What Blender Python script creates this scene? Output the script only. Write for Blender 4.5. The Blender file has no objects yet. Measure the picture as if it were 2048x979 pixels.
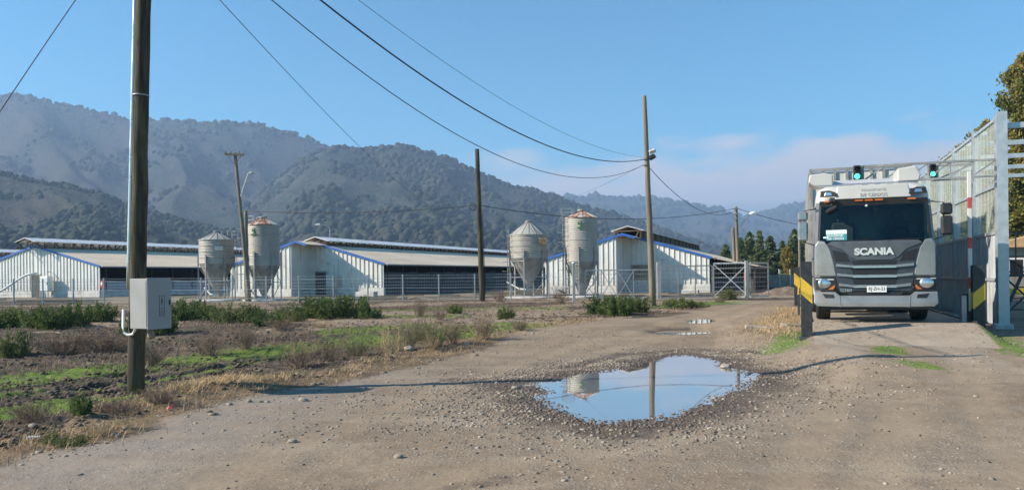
import bpy, bmesh, math, random
import numpy as np
from mathutils import Vector, Matrix

SC = bpy.context.scene
COL = SC.collection
rng = np.random.default_rng(7)
random.seed(7)

# ------------------------------------------------------------------ camera
F = 1577.0                     # focal length in photo pixels (2048 wide)
CAMH = 1.8
ROLL = math.radians(0.7)
PYC = 550.0
cam = bpy.data.cameras.new('camera')
cam.sensor_width = 36.0
cam.lens = 36.0 * F / 2048
cam.shift_y = (PYC - 489.5) / 2048
cam.clip_start = 0.1
cam.clip_end = 30000
camo = bpy.data.objects.new('camera', cam)
COL.objects.link(camo)
_r = Vector((math.cos(ROLL), 0, -math.sin(ROLL)))
_u = Vector((math.sin(ROLL), 0, math.cos(ROLL)))
_b = Vector((0, -1, 0))
camo.matrix_world = Matrix(((_r.x, _u.x, _b.x, 0), (_r.y, _u.y, _b.y, 0), (_r.z, _u.z, _b.z, CAMH), (0, 0, 0, 1)))
SC.camera = camo

# ------------------------------------------------------------------ light
SUN_EL = math.radians(30)
SUN_AZ = math.radians(8)       # how far behind the picture plane the sun stands (it is to the left)
TO_SUN = Vector((-math.cos(SUN_AZ) * math.cos(SUN_EL), -math.sin(SUN_AZ) * math.cos(SUN_EL), math.sin(SUN_EL)))
sl = bpy.data.lights.new('sun', 'SUN')
sl.energy = 4.9
sl.angle = math.radians(0.5)
sl.color = (1.0, 0.90, 0.76)
so = bpy.data.objects.new('sun', sl)
COL.objects.link(so)
so.rotation_euler = TO_SUN.to_track_quat('Z', 'Y').to_euler()
so.location = (-30, -5, 30)

world = bpy.data.worlds.new('World')
SC.world = world
world.use_nodes = True
wn = world.node_tree.nodes; wl = world.node_tree.links
wn.clear()
wo = wn.new('ShaderNodeOutputWorld')
bg = wn.new('ShaderNodeBackground')
bg.inputs['Strength'].default_value = 0.080
sky = wn.new('ShaderNodeTexSky')
sky.sky_type = 'NISHITA'
sky.sun_disc = False
sky.sun_elevation = SUN_EL
sky.sun_rotation = math.atan2(TO_SUN.x, TO_SUN.y)
sky.air_density = 1.0
sky.dust_density = 0.1
sky.ozone_density = 1.5
sky.altitude = 300
# a low bank of morning cloud lying behind the far hills
tc = wn.new('ShaderNodeTexCoord')
sep = wn.new('ShaderNodeSeparateXYZ'); wl.new(tc.outputs['Generated'], sep.inputs[0])
mp = wn.new('ShaderNodeMapping'); mp.inputs['Scale'].default_value = (3.2, 3.2, 11)
wl.new(tc.outputs['Generated'], mp.inputs[0])
nz = wn.new('ShaderNodeTexNoise'); nz.inputs['Scale'].default_value = 2.6; nz.inputs['Detail'].default_value = 5; nz.inputs['Roughness'].default_value = 0.5
wl.new(mp.outputs[0], nz.inputs[0])
def wmath(op, a, b=None, c=None):
    n = wn.new('ShaderNodeMath'); n.operation = op
    for i, v in enumerate((a, b, c)):
        if v is None: continue
        if isinstance(v, (int, float)): n.inputs[i].default_value = v
        else: wl.new(v, n.inputs[i])
    return n.outputs[0]
def wramp(v, a, b, c, d):
    n = wn.new('ShaderNodeMapRange'); n.interpolation_type = 'SMOOTHSTEP'
    wl.new(v, n.inputs[0])
    for i, q in enumerate((a, b, c, d)): n.inputs[i + 1].default_value = q
    return n.outputs[0]
topn = wmath('MULTIPLY_ADD', nz.outputs['Fac'], 0.13, -0.065)
zz = wmath('SUBTRACT', sep.outputs['Z'], topn)
side = wramp(sep.outputs['X'], -0.11, 0.06, 0, 1)      # the bank lies to the right of the big hill
hgt = wramp(sep.outputs['X'], 0.10, 0.45, 0.0, -0.012)
zz = wmath('ADD', zz, hgt)
cl = wmath('MULTIPLY', wramp(zz, 0.112, 0.158, 1, 0), side)
front = wramp(sep.outputs['Y'], -0.1, 0.25, 0, 1)
cl = wmath('MULTIPLY', cl, front)
cl = wmath('MULTIPLY', cl, 0.97)
mixc = wn.new('ShaderNodeMix'); mixc.data_type = 'RGBA'
wl.new(cl, mixc.inputs['Factor'])
tint = wn.new('ShaderNodeMix'); tint.data_type = 'RGBA'; tint.blend_type = 'MULTIPLY'; tint.inputs['Factor'].default_value = 1
wl.new(sky.outputs[0], tint.inputs['A']); tint.inputs['B'].default_value = (.43, .99, 1.18, 1)
wl.new(tint.outputs['Result'], mixc.inputs['A'])
fogc = wn.new('ShaderNodeMix'); fogc.data_type = 'RGBA'
wl.new(wramp(zz, 0.055, 0.100, 0, 1), fogc.inputs['Factor'])
fogc.inputs['A'].default_value = (3.6, 3.9, 4.4, 1); fogc.inputs['B'].default_value = (5.7, 5.4, 5.45, 1)
wl.new(fogc.outputs['Result'], mixc.inputs['B'])
wl.new(mixc.outputs['Result'], bg.inputs['Color'])
wl.new(bg.outputs[0], wo.inputs[0])

SC.view_settings.view_transform = 'Standard'
SC.view_settings.look = 'None'
SC.view_settings.gamma = 1
SC.view_settings.exposure = 0.97
SC.cycles.max_bounces = 6
SC.cycles.diffuse_bounces = 2
SC.cycles.glossy_bounces = 3
SC.cycles.transmission_bounces = 4
SC.cycles.transparent_max_bounces = 12
SC.cycles.volume_bounces = 0
SC.cycles.use_denoising = True

# ------------------------------------------------------------------ helpers: maths
def sm(x, a, b):
    t = np.clip((np.asarray(x, float) - a) / (b - a), 0, 1)
    return t * t * (3 - 2 * t)

def _hash(i, j, s):
    n = (i * 374761393 + j * 668265263 + s * 974711) & 0xffffffff
    n = ((n ^ (n >> 13)) * 1274126177) & 0xffffffff
    return ((n ^ (n >> 16)) & 0xffff) / 65535.0

def vnoise(x, y, s=0):
    x = np.asarray(x, float); y = np.asarray(y, float)
    i = np.floor(x).astype(np.int64); j = np.floor(y).astype(np.int64)
    u = x - i; v = y - j
    u = u * u * (3 - 2 * u); v = v * v * (3 - 2 * v)
    a = _hash(i, j, s); b = _hash(i + 1, j, s); c = _hash(i, j + 1, s); d = _hash(i + 1, j + 1, s)
    return (a * (1 - u) + b * u) * (1 - v) + (c * (1 - u) + d * u) * v

def fbm(x, y, o=4, s=0):
    t = 0; a = 0.5; n = 0
    for k in range(o):
        t = t + a * vnoise(x * 2 ** k, y * 2 ** k, s + k * 17); n += a; a *= 0.5
    return t / n

def yh(px):                       # the horizon of the (slightly rolled) camera
    return PYC - (px - 1024) * math.tan(ROLL)

def at(px, py, D):                # photo pixel at depth D -> world point
    u = (px - 1024) * D / F; v = (PYC - py) * D / F
    return Vector((u * math.cos(ROLL) + v * math.sin(ROLL), D, CAMH - u * math.sin(ROLL) + v * math.cos(ROLL)))

def proj(x, y, z):
    zz_ = z - CAMH
    u = x * math.cos(ROLL) - zz_ * math.sin(ROLL); v = x * math.sin(ROLL) + zz_ * math.cos(ROLL)
    return 1024 + F * u / y, PYC - F * v / y

def seg_dist(x, y, pts):
    best = np.full(np.shape(x), 1e9)
    for (ax, ay), (bx, by) in zip(pts[:-1], pts[1:]):
        dx, dy = bx - ax, by - ay; L = dx * dx + dy * dy + 1e-12
        t = np.clip(((x - ax) * dx + (y - ay) * dy) / L, 0, 1)
        best = np.minimum(best, np.hypot(x - ax - t * dx, y - ay - t * dy))
    return best

def inside(x, y, pts):
    r = np.zeros(np.shape(x), bool)
    n = len(pts)
    for k in range(n):
        ax, ay = pts[k]; bx, by = pts[(k + 1) % n]
        if ay == by: continue
        c = ((ay > y) != (by > y)) & (x < (bx - ax) * (y - ay) / (by - ay) + ax)
        r ^= c
    return r

def sdist(x, y, poly):            # positive inside
    d = seg_dist(x, y, list(poly) + [poly[0]])
    return np.where(inside(x, y, poly), d, -d)

def gbase(x, y):
    a = sm(x, 4.3, 6.4) * sm(y, 9.5, 15.5)
    b = sm(y, 17.2, 24)
    return 0.30 * np.maximum(a, b) + 0.15 * sm(y, 24, 42)

def ground_px(px, py, g=gbase):
    D = F * CAMH / (py - yh(px))
    for _ in range(60):
        X = (px - 1024) * D / F
        D = 0.6 * D + 0.4 * F * (CAMH - float(g(X, D))) / (py - yh(px))
    return at(px, py, D)

def gp(pts, g=gbase):
    return [(p.x, p.y) for p in (ground_px(a, b, g) for a, b in pts)]

flat = lambda x, y: 0.0
PUDDLE = gp([(1062, 768), (1090, 764), (1128, 764), (1150, 755), (1185, 746), (1215, 743), (1250, 738), (1285, 726), (1320, 722), (1340, 714), (1372, 711),
             (1400, 716), (1432, 722), (1440, 735), (1468, 742), (1497, 748), (1490, 762), (1478, 775), (1440, 782), (1412, 798), (1405, 808),
             (1370, 818), (1330, 829), (1290, 836), (1250, 840), (1200, 839), (1160, 834), (1140, 822), (1112, 812), (1100, 800), (1085, 790), (1105, 782), (1085, 774)], flat)
PUD2 = gp([(1308, 657), (1340, 651), (1400, 650), (1424, 654), (1420, 662), (1375, 667), (1325, 664)])
PUD3 = gp([(1370, 640), (1398, 636), (1424, 636), (1432, 640), (1408, 644), (1380, 644)])
PUD2Z = 0.155
PUD3Z = 0.27
ROAD_EDGE = gp([(-260, 1030), (0, 925), (60, 905), (130, 895), (270, 868), (330, 838), (400, 815), (480, 795), (560, 782), (640, 771), (720, 755), (830, 732),
                (900, 712), (960, 700), (1010, 676), (1060, 660), (1130, 650), (1190, 642), (1250, 636), (1320, 634), (1400, 622), (1470, 607), (1500, 601), (1900, 594)])
FIELD = ROAD_EDGE + [(60, 300), (-400, 300), (-400, 2)]

ANG = math.radians(20)
E = Vector((math.cos(ANG), -math.sin(ANG), 0)); Dv = Vector((math.sin(ANG), math.cos(ANG), 0))
TRUCK = Vector((8.18, 17.8, 0.65))
def T2W(e, d):                     # weighbridge lane coordinates -> world x, y
    return TRUCK.x + E.x * e + Dv.x * d, TRUCK.y + E.y * e + Dv.y * d
def W2T(x, y):
    x = x - TRUCK.x; y = y - TRUCK.y
    return x * E.x + y * E.y, x * Dv.x + y * Dv.y

RUTS = [gp([(-60, 806), (0, 797), (200, 770), (350, 748), (470, 730), (600, 712), (690, 697)]),
        gp([(-60, 822), (0, 812), (200, 786), (330, 768), (450, 748)]),
        gp([(-60, 790), (0, 783), (200, 757), (420, 726), (560, 712)])]
GREENS = [(gp([(-60, 775), (0, 765), (150, 748), (300, 731), (440, 716), (560, 702), (660, 690), (735, 680)]), 1.35),
          (gp([(-60, 835), (0, 826), (130, 812), (260, 797)]), 0.8),
          (gp([(-60, 800), (150, 780), (400, 745), (560, 716)]), 0.28),
          (gp([(690, 662), (760, 655), (830, 650)]), 1.0),
          (gp([(900, 668), (960, 655), (1040, 650)]), 1.3),
          (gp([(720, 622), (900, 617), (1100, 616)]), 0.9),
          (gp([(1330, 612), (1450, 604)]), 1.2),
          (gp([(560, 632), (900, 632)]), 1.2),
          (gp([(1550, 700), (1580, 682), (1590, 665)]), 0.5),
          (gp([(1985, 672), (2010, 690), (2080, 712)]), 0.55),
          (gp([(1810, 722), (1870, 735)]), 0.28)]
TRACKS = [gp(q) for q in ([(1690, 705), (1668, 760), (1630, 840), (1560, 979), (1530, 1040)], [(1900, 690), (1935, 760), (1985, 850), (2060, 979)],
    [(1500, 606), (1400, 632), (1270, 660), (1150, 688), (1000, 735), (820, 800), (560, 900), (330, 1010)], [(1510, 616), (1440, 640), (1330, 675), (1200, 702)],
    [(1380, 870), (1180, 905), (900, 945), (700, 1020)], [(1800, 820), (1760, 900), (1700, 1000)])]
MEDIAN = [T2W(-0.45, -2.2), T2W(0.35, -2.35), T2W(0.3, -3.6), T2W(0.15, -4.6), T2W(-0.3, -4.2), T2W(-0.4, -3.2)]
GREENS.append(([T2W(0.0, -2.5), T2W(0.0, -3.3)], 0.4))

def ground_z(x, y):
    x = np.asarray(x, float); y = np.asarray(y, float)
    z = gbase(x, y)
    near = 1 - sm(y, 45, 70)
    fm = sdist(x, y, FIELD)
    f = sm(fm, 0.0, 1.2) * near
    # road: shallow unevenness and wheel tracks
    z = z + (fbm(x * 0.7, y * 0.7, 3, 3) - 0.5) * 0.036 * near
    z = z + (fbm(x * 3.1, y * 3.1, 3, 9) - 0.5) * 0.022 * near
    # field: tilled lumps, ruts
    z = z + f * ((fbm(x * 1.3, y * 1.3, 4, 21) - 0.5) * 0.10 + (fbm(x * 7, y * 7, 4, 31) - 0.5) * 0.085)
    fd = (x * 0.13 + y) * 2.2
    z = z + f * 0.010 * np.sin(fd * math.pi * 2 + 3 * fbm(x * .5, y * .5, 2, 5))
    for k, r in enumerate(RUTS):
        d = seg_dist(x + 0.15 * (fbm(x * 2, y * 2, 2, 8) - .5), y + 0.22 * (fbm(x * 2, y * 2, 3, 7) - 0.5) + .14 * (fbm(x * 7, y * 7, 3, 17) - .5), r)
        z = z - 0.085 * sm(fbm(x * 1.1, y * 1.1, 3, 71 + k), .25, .6) * np.exp(-(d / 0.11) ** 2) + 0.02 * np.exp(-((d - 0.28) / 0.13) ** 2)
    z = z + 0.10 * np.exp(-((fm - 0.9) / 0.6) ** 2) * (1 - sm(y, 16, 22)) * sm(fbm(x * .8, y * .8, 2, 77), .3, .6)
    # right bank behind the first bollard
    for tk in TRACKS:
        d = seg_dist(x, y, tk); z = z - .007 * np.exp(-(d / .24) ** 4) * (1 - f) + .004 * np.exp(-((d - .42) / .14) ** 2) * (1 - f)
    # puddles
    jx = x + (fbm(x * 2.3, y * 2.3, 3, 41) - .5) * 0.22; jy = y + (fbm(x * 2.3, y * 2.3, 3, 51) - .5) * 0.28
    sd = sdist(jx, jy, PUDDLE)
    w = sm(sd, -1.1, 0.0)
    zp = np.where(sd > 0, -0.002 - 0.05 * sm(sd, 0, .5), 0.0 + np.minimum(-sd, 2) * 0.035) + (fbm(x * 6, y * 6, 3, 61) - .5) * 0.012
    z = z * (1 - w) + zp * w
    for P2, zl in ((PUD2, PUD2Z), (PUD3, PUD3Z)):
        sd = sdist(x, y, P2)
        w = sm(sd, -1.0, 0.0)
        z = z * (1 - w) + (zl - 0.06 * sd.clip(-1, .5)) * w
    # weighbridge approach ramp
    e, d = W2T(x, y)
    lane = sm(e, -1.62, -1.30) * (1 - sm(e, 2.0, 2.5 ))
    top = 0.63
    r = 0.28 + (top - 0.28) * np.clip((d + 2.3) / 2.35, 0, 1)
    wgt = lane * sm(d, -4.0, -2.2) * (1 - sm(d, 0.24, 0.26))
    z = np.where((wgt > 0), z * (1 - wgt) + np.maximum(r, z) * wgt, z)
    return z

def gz(x, y):
    return float(ground_z(np.array([x]), np.array([y]))[0])

# ------------------------------------------------------------------ helpers: objects
def tag(o, label=None, cat=None, group=None, kind=None):
    if label: o['label'] = label
    if cat: o['category'] = cat
    if group: o['group'] = group
    if kind: o['kind'] = kind
    return o

def thing(name, label, cat, loc=(0, 0, 0), rz=0.0, group=None):
    o = bpy.data.objects.new(name, None)
    o.empty_display_size = 0.2
    o.location = loc; o.rotation_euler = (0, 0, rz)
    COL.objects.link(o)
    return tag(o, label, cat, group)

def mk(name, V, Fc, mat, parent=None, smooth=False, attrs=None):
    V = np.asarray(V, np.float32)
    me = bpy.data.meshes.new(name)
    if isinstance(Fc, np.ndarray):
        n, k = Fc.shape
        me.vertices.add(len(V)); me.vertices.foreach_set('co', V.ravel())
        me.loops.add(n * k); me.loops.foreach_set('vertex_index', Fc.astype(np.int32).ravel())
        me.polygons.add(n)
        me.polygons.foreach_set('loop_start', np.arange(0, n * k, k, dtype=np.int32))
        me.polygons.foreach_set('loop_total', np.full(n, k, np.int32))
        me.update(calc_edges=True)
    else:
        me.from_pydata([tuple(map(float, v)) for v in V], [], Fc)
        me.update()
    if smooth:
        me.polygons.foreach_set('use_smooth', np.ones(len(me.polygons), bool))
    if attrs:
        for an, av in attrs.items():
            a = me.color_attributes.new(an, 'FLOAT_COLOR', 'POINT')
            a.data.foreach_set('color', np.asarray(av, np.float32).ravel())
    me.materials.append(mat)
    o = bpy.data.objects.new(name, me)
    COL.objects.link(o)
    if parent is not None: o.parent = parent
    return o

class MB:
    def __init__(s): s.v = []; s.f = []; s.sm = False
    def add(s, vs, fs):
        b = len(s.v); s.v += [tuple(v) for v in vs]; s.f += [tuple(i + b for i in f) for f in fs]; return s
    def box(s, x0, x1, y0, y1, z0, z1, M=None):
        vs = [Vector((x, y, z)) for z in (z0, z1) for y in (y0, y1) for x in (x0, x1)]
        if M is not None: vs = [M @ v for v in vs]
        return s.add(vs, [(0, 2, 3, 1), (4, 5, 7, 6), (0, 1, 5, 4), (2, 6, 7, 3), (0, 4, 6, 2), (1, 3, 7, 5)])
    def bbox(s, x0, x1, y0, y1, z0, z1, b=0.01, M=None):   # box with bevelled edges
        vs = []
        for z in (z0, z1):
            for y in (y0, y1):
                for x in (x0, x1):
                    sx = 1 if x == x0 else -1; sy = 1 if y == y0 else -1; sz = 1 if z == z0 else -1
                    vs += [Vector((x + sx * b, y + sy * b, z)), Vector((x + sx * b, y, z + sz * b)), Vector((x, y + sy * b, z + sz * b))]
        if M is not None: vs = [M @ v for v in vs]
        c = lambda i, a: i * 3 + a
        fs = [(c(0, 0), c(2, 0), c(3, 0), c(1, 0)), (c(4, 0), c(5, 0), c(7, 0), c(6, 0)),
              (c(0, 1), c(1, 1), c(5, 1), c(4, 1)), (c(2, 1), c(6, 1), c(7, 1), c(3, 1)),
              (c(0, 2), c(4, 2), c(6, 2), c(2, 2)), (c(1, 2), c(3, 2), c(7, 2), c(5, 2))]
        def edge(i, j, a, bb): fs.append((c(i, a), c(j, a), c(j, bb), c(i, bb)))
        for i, j in ((0, 1), (2, 3), (4, 5), (6, 7)): edge(i, j, 0, 1)
        for i, j in ((0, 2), (1, 3), (4, 6), (5, 7)): edge(i, j, 0, 2)
        for i, j in ((0, 4), (1, 5), (2, 6), (3, 7)): edge(i, j, 1, 2)
        for i in range(8): fs.append((c(i, 0), c(i, 1), c(i, 2)))
        return s.add(vs, fs)
    def path(s, pts, r, n=8, caps=True):
        pts = [Vector(p) for p in pts]
        m = len(pts); rs = r if isinstance(r, (list, tuple)) else [r] * m
        up = Vector((0, 0, 1)); vs = []
        for i, p in enumerate(pts):
            t = (pts[min(i + 1, m - 1)] - pts[max(i - 1, 0)]).normalized()
            a = t.cross(up if abs(t.z) < 0.95 else Vector((0, 1, 0))).normalized(); b = a.cross(t)
            for k in range(n):
                q = 2 * math.pi * k / n
                vs.append(p + (a * math.cos(q) + b * math.sin(q)) * rs[i])
        fs = [(i * n + k, i * n + (k + 1) % n, (i + 1) * n + (k + 1) % n, (i + 1) * n + k) for i in range(m - 1) for k in range(n)]
        if caps: fs += [tuple(range(n - 1, -1, -1)), tuple((m - 1) * n + k for k in range(n))]
        return s.add(vs, fs)
    def bar(s, p0, p1, w, h=None, up=(0, 0, 1)):           # rectangular bar
        p0 = Vector(p0); p1 = Vector(p1); h = w if h is None else h
        t = (p1 - p0).normalized(); up = Vector(up)
        if abs(t.dot(up)) > 0.97: up = Vector((0, 1, 0))
        a = t.cross(up).normalized() * (w / 2); b = a.cross(t).normalized() * (h / 2)
        vs = [p + x * a + y * b for p in (p0, p1) for x, y in ((-1, -1), (1, -1), (1, 1), (-1, 1))]
        return s.add(vs, [(3, 2, 1, 0), (4, 5, 6, 7), (0, 1, 5, 4), (1, 2, 6, 5), (2, 3, 7, 6), (3, 0, 4, 7)])
    def lathe(s, prof, n=32, cx=0, cy=0, cap=True):
        vs = []; m = len(prof)
        for r, z in prof:
            for k in range(n):
                q = 2 * math.pi * k / n; vs.append((cx + r * math.cos(q), cy + r * math.sin(q), z))
        fs = [(i * n + k, i * n + (k + 1) % n, (i + 1) * n + (k + 1) % n, (i + 1) * n + k) for i in range(m - 1) for k in range(n)]
        if cap: fs += [tuple(range(n - 1, -1, -1)), tuple((m - 1) * n + k for k in range(n))]
        return s.add(vs, fs)
    def prism(s, poly, y0, y1, M=None):                    # polygon in x,z extruded along y
        n = len(poly)
        vs = [Vector((x, y0, z)) for x, z in poly] + [Vector((x, y1, z)) for x, z in poly]
        if M is not None: vs = [M @ v for v in vs]
        fs = [tuple(range(n)), tuple(range(2 * n - 1, n - 1, -1))] + [(i, n + i, n + (i + 1) % n, (i + 1) % n) for i in range(n)]
        return s.add(vs, fs)
    def hbeam(s, x, y, z0, z1, w, d, t=0.014, M=None):     # H section, flanges facing -y and +y
        s.box(x - w / 2, x + w / 2, y - d / 2, y - d / 2 + t, z0, z1, M)
        s.box(x - w / 2, x + w / 2, y + d / 2 - t, y + d / 2, z0, z1, M)
        s.box(x - t / 2, x + t / 2, y - d / 2 + t, y + d / 2 - t, z0, z1, M)
        return s
    def build(s, name, mat, parent=None, smooth=False):
        o = mk(name, np.array(s.v), s.f, mat, parent, smooth)
        bm = bmesh.new(); bm.from_mesh(o.data); bmesh.ops.recalc_face_normals(bm, faces=bm.faces); bm.to_mesh(o.data); bm.free()
        return o

def copy_tree(o, parent=None):
    c = o.copy(); COL.objects.link(c)
    if parent is not None: c.parent = parent
    for ch in list(o.children): copy_tree(ch, c)
    return c

# ------------------------------------------------------------------ helpers: materials
class NT:
    def __init__(s, name):
        s.m = bpy.data.materials.new(name); s.m.use_nodes = True
        s.n = s.m.node_tree.nodes; s.l = s.m.node_tree.links
        s.b = s.n['Principled BSDF']; s.o = s.n['Material Output']
        s.tc = s.n.new('ShaderNodeTexCoord')
    def put(s, inp, v):
        if hasattr(v, 'links'): s.l.new(v, inp)
        else: inp.default_value = v
    def noise(s, scale, detail=4, rough=.55, vec=None, sc=None, dist=0):
        v = vec if vec is not None else s.tc.outputs['Object']
        if sc is not None:
            mp = s.n.new('ShaderNodeMapping'); mp.inputs['Scale'].default_value = sc; s.l.new(v, mp.inputs[0]); v = mp.outputs[0]
        q = s.n.new('ShaderNodeTexNoise'); q.inputs['Scale'].default_value = scale; q.inputs['Detail'].default_value = detail
        q.inputs['Roughness'].default_value = rough; q.inputs['Distortion'].default_value = dist
        s.l.new(v, q.inputs['Vector']); return q.outputs['Fac']
    def vor(s, scale, feature='F1', vec=None, out='Distance', sc=None):
        v = vec if vec is not None else s.tc.outputs['Object']
        if sc is not None:
            mp = s.n.new('ShaderNodeMapping'); mp.inputs['Scale'].default_value = sc; s.l.new(v, mp.inputs[0]); v = mp.outputs[0]
        q = s.n.new('ShaderNodeTexVoronoi'); q.feature = feature; q.inputs['Scale'].default_value = scale
        s.l.new(v, q.inputs['Vector']); return q.outputs[out]
    def rng(s, v, a, b, c=0, d=1, smooth=True):
        q = s.n.new('ShaderNodeMapRange'); q.interpolation_type = 'SMOOTHSTEP' if smooth else 'LINEAR'
        s.l.new(v, q.inputs[0])
        for i, x in enumerate((a, b, c, d)): q.inputs[i + 1].default_value = x
        return q.outputs[0]
    def math(s, op, a, b=None):
        q = s.n.new('ShaderNodeMath'); q.operation = op
        s.put(q.inputs[0], a)
        if b is not None: s.put(q.inputs[1], b)
        return q.outputs[0]
    def mix(s, f, a, b):
        q = s.n.new('ShaderNodeMix'); q.data_type = 'RGBA'
        s.put(q.inputs['Factor'], f)
        for k, c in (('A', a), ('B', b)):
            s.put(q.inputs[k], (*c, 1) if isinstance(c, tuple) and len(c) == 3 else c)
        return q.outputs['Result']
    def attr(s, name):
        q = s.n.new('ShaderNodeVertexColor'); q.layer_name = name
        p = s.n.new('ShaderNodeSeparateColor'); s.l.new(q.outputs[0], p.inputs[0]); return p.outputs
    def bump(s, h, strength=.5, dist=.02, normal=None):
        q = s.n.new('ShaderNodeBump'); q.inputs['Strength'].default_value = strength; q.inputs['Distance'].default_value = dist
        s.l.new(h, q.inputs['Height'])
        if normal is not None: s.l.new(normal, q.inputs['Normal'])
        s.l.new(q.outputs[0], s.b.inputs['Normal']); return q.outputs[0]
    def set(s, col=None, rough=None, metal=None, **k):
        if col is not None: s.put(s.b.inputs['Base Color'], (*col, 1) if isinstance(col, tuple) and len(col) == 3 else col)
        if rough is not None: s.put(s.b.inputs['Roughness'], rough)
        if metal is not None: s.put(s.b.inputs['Metallic'], metal)
        for a, v in k.items(): s.put(s.b.inputs[a.replace('_', ' ')], v)
        return s.m

def simple(name, col, rough=.6, metal=0, var=.15, scale=3.0, bump=0.0, dirt=None, dirt_amt=.5, dscale=1.2, spec=None):
    t = NT(name)
    n = t.noise(scale, 5)
    a = tuple(c * (1 - var) for c in col); b = tuple(min(1, c * (1 + var)) for c in col)
    c = t.mix(t.rng(n, .3, .7), a, b)
    if dirt:
        d = t.rng(t.noise(dscale, 6, .65), .45, .7, 0, dirt_amt)
        c = t.mix(d, c, dirt)
    t.set(c, t.rng(n, .3, .7, max(0, rough - .08), min(1, rough + .08)), metal)
    if spec is not None: t.set(Specular_IOR_Level=spec)
    if bump: t.bump(t.noise(scale * 6, 4), bump, .01)
    return t.m
# ------------------------------------------------------------------ ground material
def ground_material():
    t = NT('ground')
    m1 = t.attr('zones'); m2 = t.attr('zones2'); m3 = t.attr('zones3')
    field, green, wet = m1[0], m1[1], m1[2]
    gravel, straw, conc = m2[0], m2[1], m2[2]
    pos = t.tc.outputs['Object']
    big = t.noise(.35, 5, .6); mid = t.noise(1.7, 6, .65); fine = t.noise(14, 5, .7); tiny = t.noise(60, 3, .7)
    streak = t.noise(1.0, 5, .6, sc=(.35, 1.6, 1))
    # packed dirt road
    road = t.mix(t.rng(big, .35, .68), (.175, .124, .080), (.255, .190, .130))
    road = t.mix(t.rng(streak, .42, .72, 0, .55), road, (.33, .265, .195))
    road = t.mix(t.rng(mid, .5, .72, 0, .65), road, (.165, .122, .085))
    road = t.mix(t.rng(fine, .35, .75, 0, .35), road, (.38, .32, .245))
    road = t.mix(t.rng(t.noise(.9, 6, .7, dist=.6), .50, .66, 0, .30), road, (.145, .105, .072))
    road = t.mix(t.rng(t.noise(3.2, 6, .75), .54, .70, 0, .45), road, (.32, .26, .195))
    road = t.mix(t.math('MULTIPLY', m3[2], t.rng(mid, .3, .6, .4, 1)), road, (.215, .20, .185))
    tk = t.math('MULTIPLY', m3[0], t.rng(t.noise(1.3, 4, .6), .3, .6, .35, 1))
    road = t.mix(t.math('MULTIPLY', tk, .4), road, (.31, .24, .165))
    road = t.mix(t.math('MULTIPLY', m3[1], t.rng(fine, .35, .6, .15, .6)), road, (.135, .10, .072))
    # small stones pressed into the surface
    cell = t.vor(24, out='Color'); dist = t.vor(24)
    csp = t.n.new('ShaderNodeSeparateColor'); t.l.new(cell, csp.inputs[0])
    dens = t.math('SUBTRACT', t.math('ADD', t.rng(mid, .35, .7, .02, .50), t.math('MULTIPLY', gravel, .85)), t.math('MULTIPLY', m3[0], .35))
    isst = t.math('MULTIPLY', t.math('LESS_THAN', csp.outputs[0], dens), t.rng(dist, .42, .30))
    stonec = t.mix(csp.outputs[1], (.15, .125, .10), (.42, .37, .305))
    cell2 = t.vor(60, out='Color'); dist2 = t.vor(60)
    csp2 = t.n.new('ShaderNodeSeparateColor'); t.l.new(cell2, csp2.inputs[0])
    isst2 = t.math('MULTIPLY', t.math('LESS_THAN', csp2.outputs[0], t.math('MULTIPLY_ADD' if False else 'ADD', t.math('MULTIPLY', dens, .6), .15)), t.rng(dist2, .42, .30))
    # field soil
    soil = t.mix(t.rng(mid, .32, .7), (.038, .029, .020), (.105, .078, .054))
    soil = t.mix(t.rng(streak, .42, .68, 0, .85), soil, (.19, .14, .098))
    soil = t.mix(t.rng(fine, .45, .75, 0, .45), soil, (.05, .035, .025))
    soil = t.mix(t.rng(t.noise(.9, 6, .7), .52, .66, 0, .45), soil, (.09, .105, .04))
    fe = t.math('ADD', field, t.math('MULTIPLY', t.math('SUBTRACT', mid, .5), .9))
    fe = t.math('ADD', fe, t.math('MULTIPLY', t.math('SUBTRACT', fine, .5), .5))
    fmask = t.rng(fe, .35, .65)
    col = t.mix(fmask, road, soil)
    # straw litter along the verge
    st = t.rng(t.math('ADD', straw, t.math('MULTIPLY', t.math('SUBTRACT', fine, .5), 1.6)), .45, .75)
    strawc = t.mix(t.rng(t.noise(30, 4, .7, sc=(1, .3, 1)), .35, .65), (.16, .105, .06), (.36, .25, .14))
    col = t.mix(t.math('MULTIPLY', st, .75), col, strawc)
    # grass and moss
    ge = t.math('ADD', green, t.math('MULTIPLY', t.math('SUBTRACT', t.noise(4, 6, .75), .5), 2.8))
    gm = t.rng(ge, .55, .85)
    grass = t.mix(t.rng(fine, .3, .7), (.080, .125, .020), (.155, .225, .032))
    grass = t.mix(t.rng(mid, .5, .8), grass, (.13, .12, .05))
    col = t.mix(gm, col, grass)
    # concrete
    cc = t.mix(t.rng(mid, .3, .7), (.27, .215, .165), (.36, .30, .235))
    cc = t.mix(t.rng(fine, .5, .8, 0, .4), cc, (.20, .155, .12))
    col = t.mix(conc, col, cc)
    # stones
    notf = t.math('MULTIPLY', t.math('SUBTRACT', 1.0, t.math('MULTIPLY', fmask, .75)), t.math('SUBTRACT', 1.0, conc))
    col = t.mix(t.math('MULTIPLY', t.math('MULTIPLY', isst2, notf), .5), col, (.36, .31, .26))
    col = t.mix(t.math('MULTIPLY', t.math('MULTIPLY', isst, notf), .85), col, stonec)
    # wet, dark
    we = t.math('ADD', wet, t.math('MULTIPLY', t.math('SUBTRACT', t.noise(2.2, 6, .7), .5), 1.1))
    wm = t.rng(we, .35, .8)
    wetc = t.mix(1.0, col, (.38, .33, .30)); 
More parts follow.
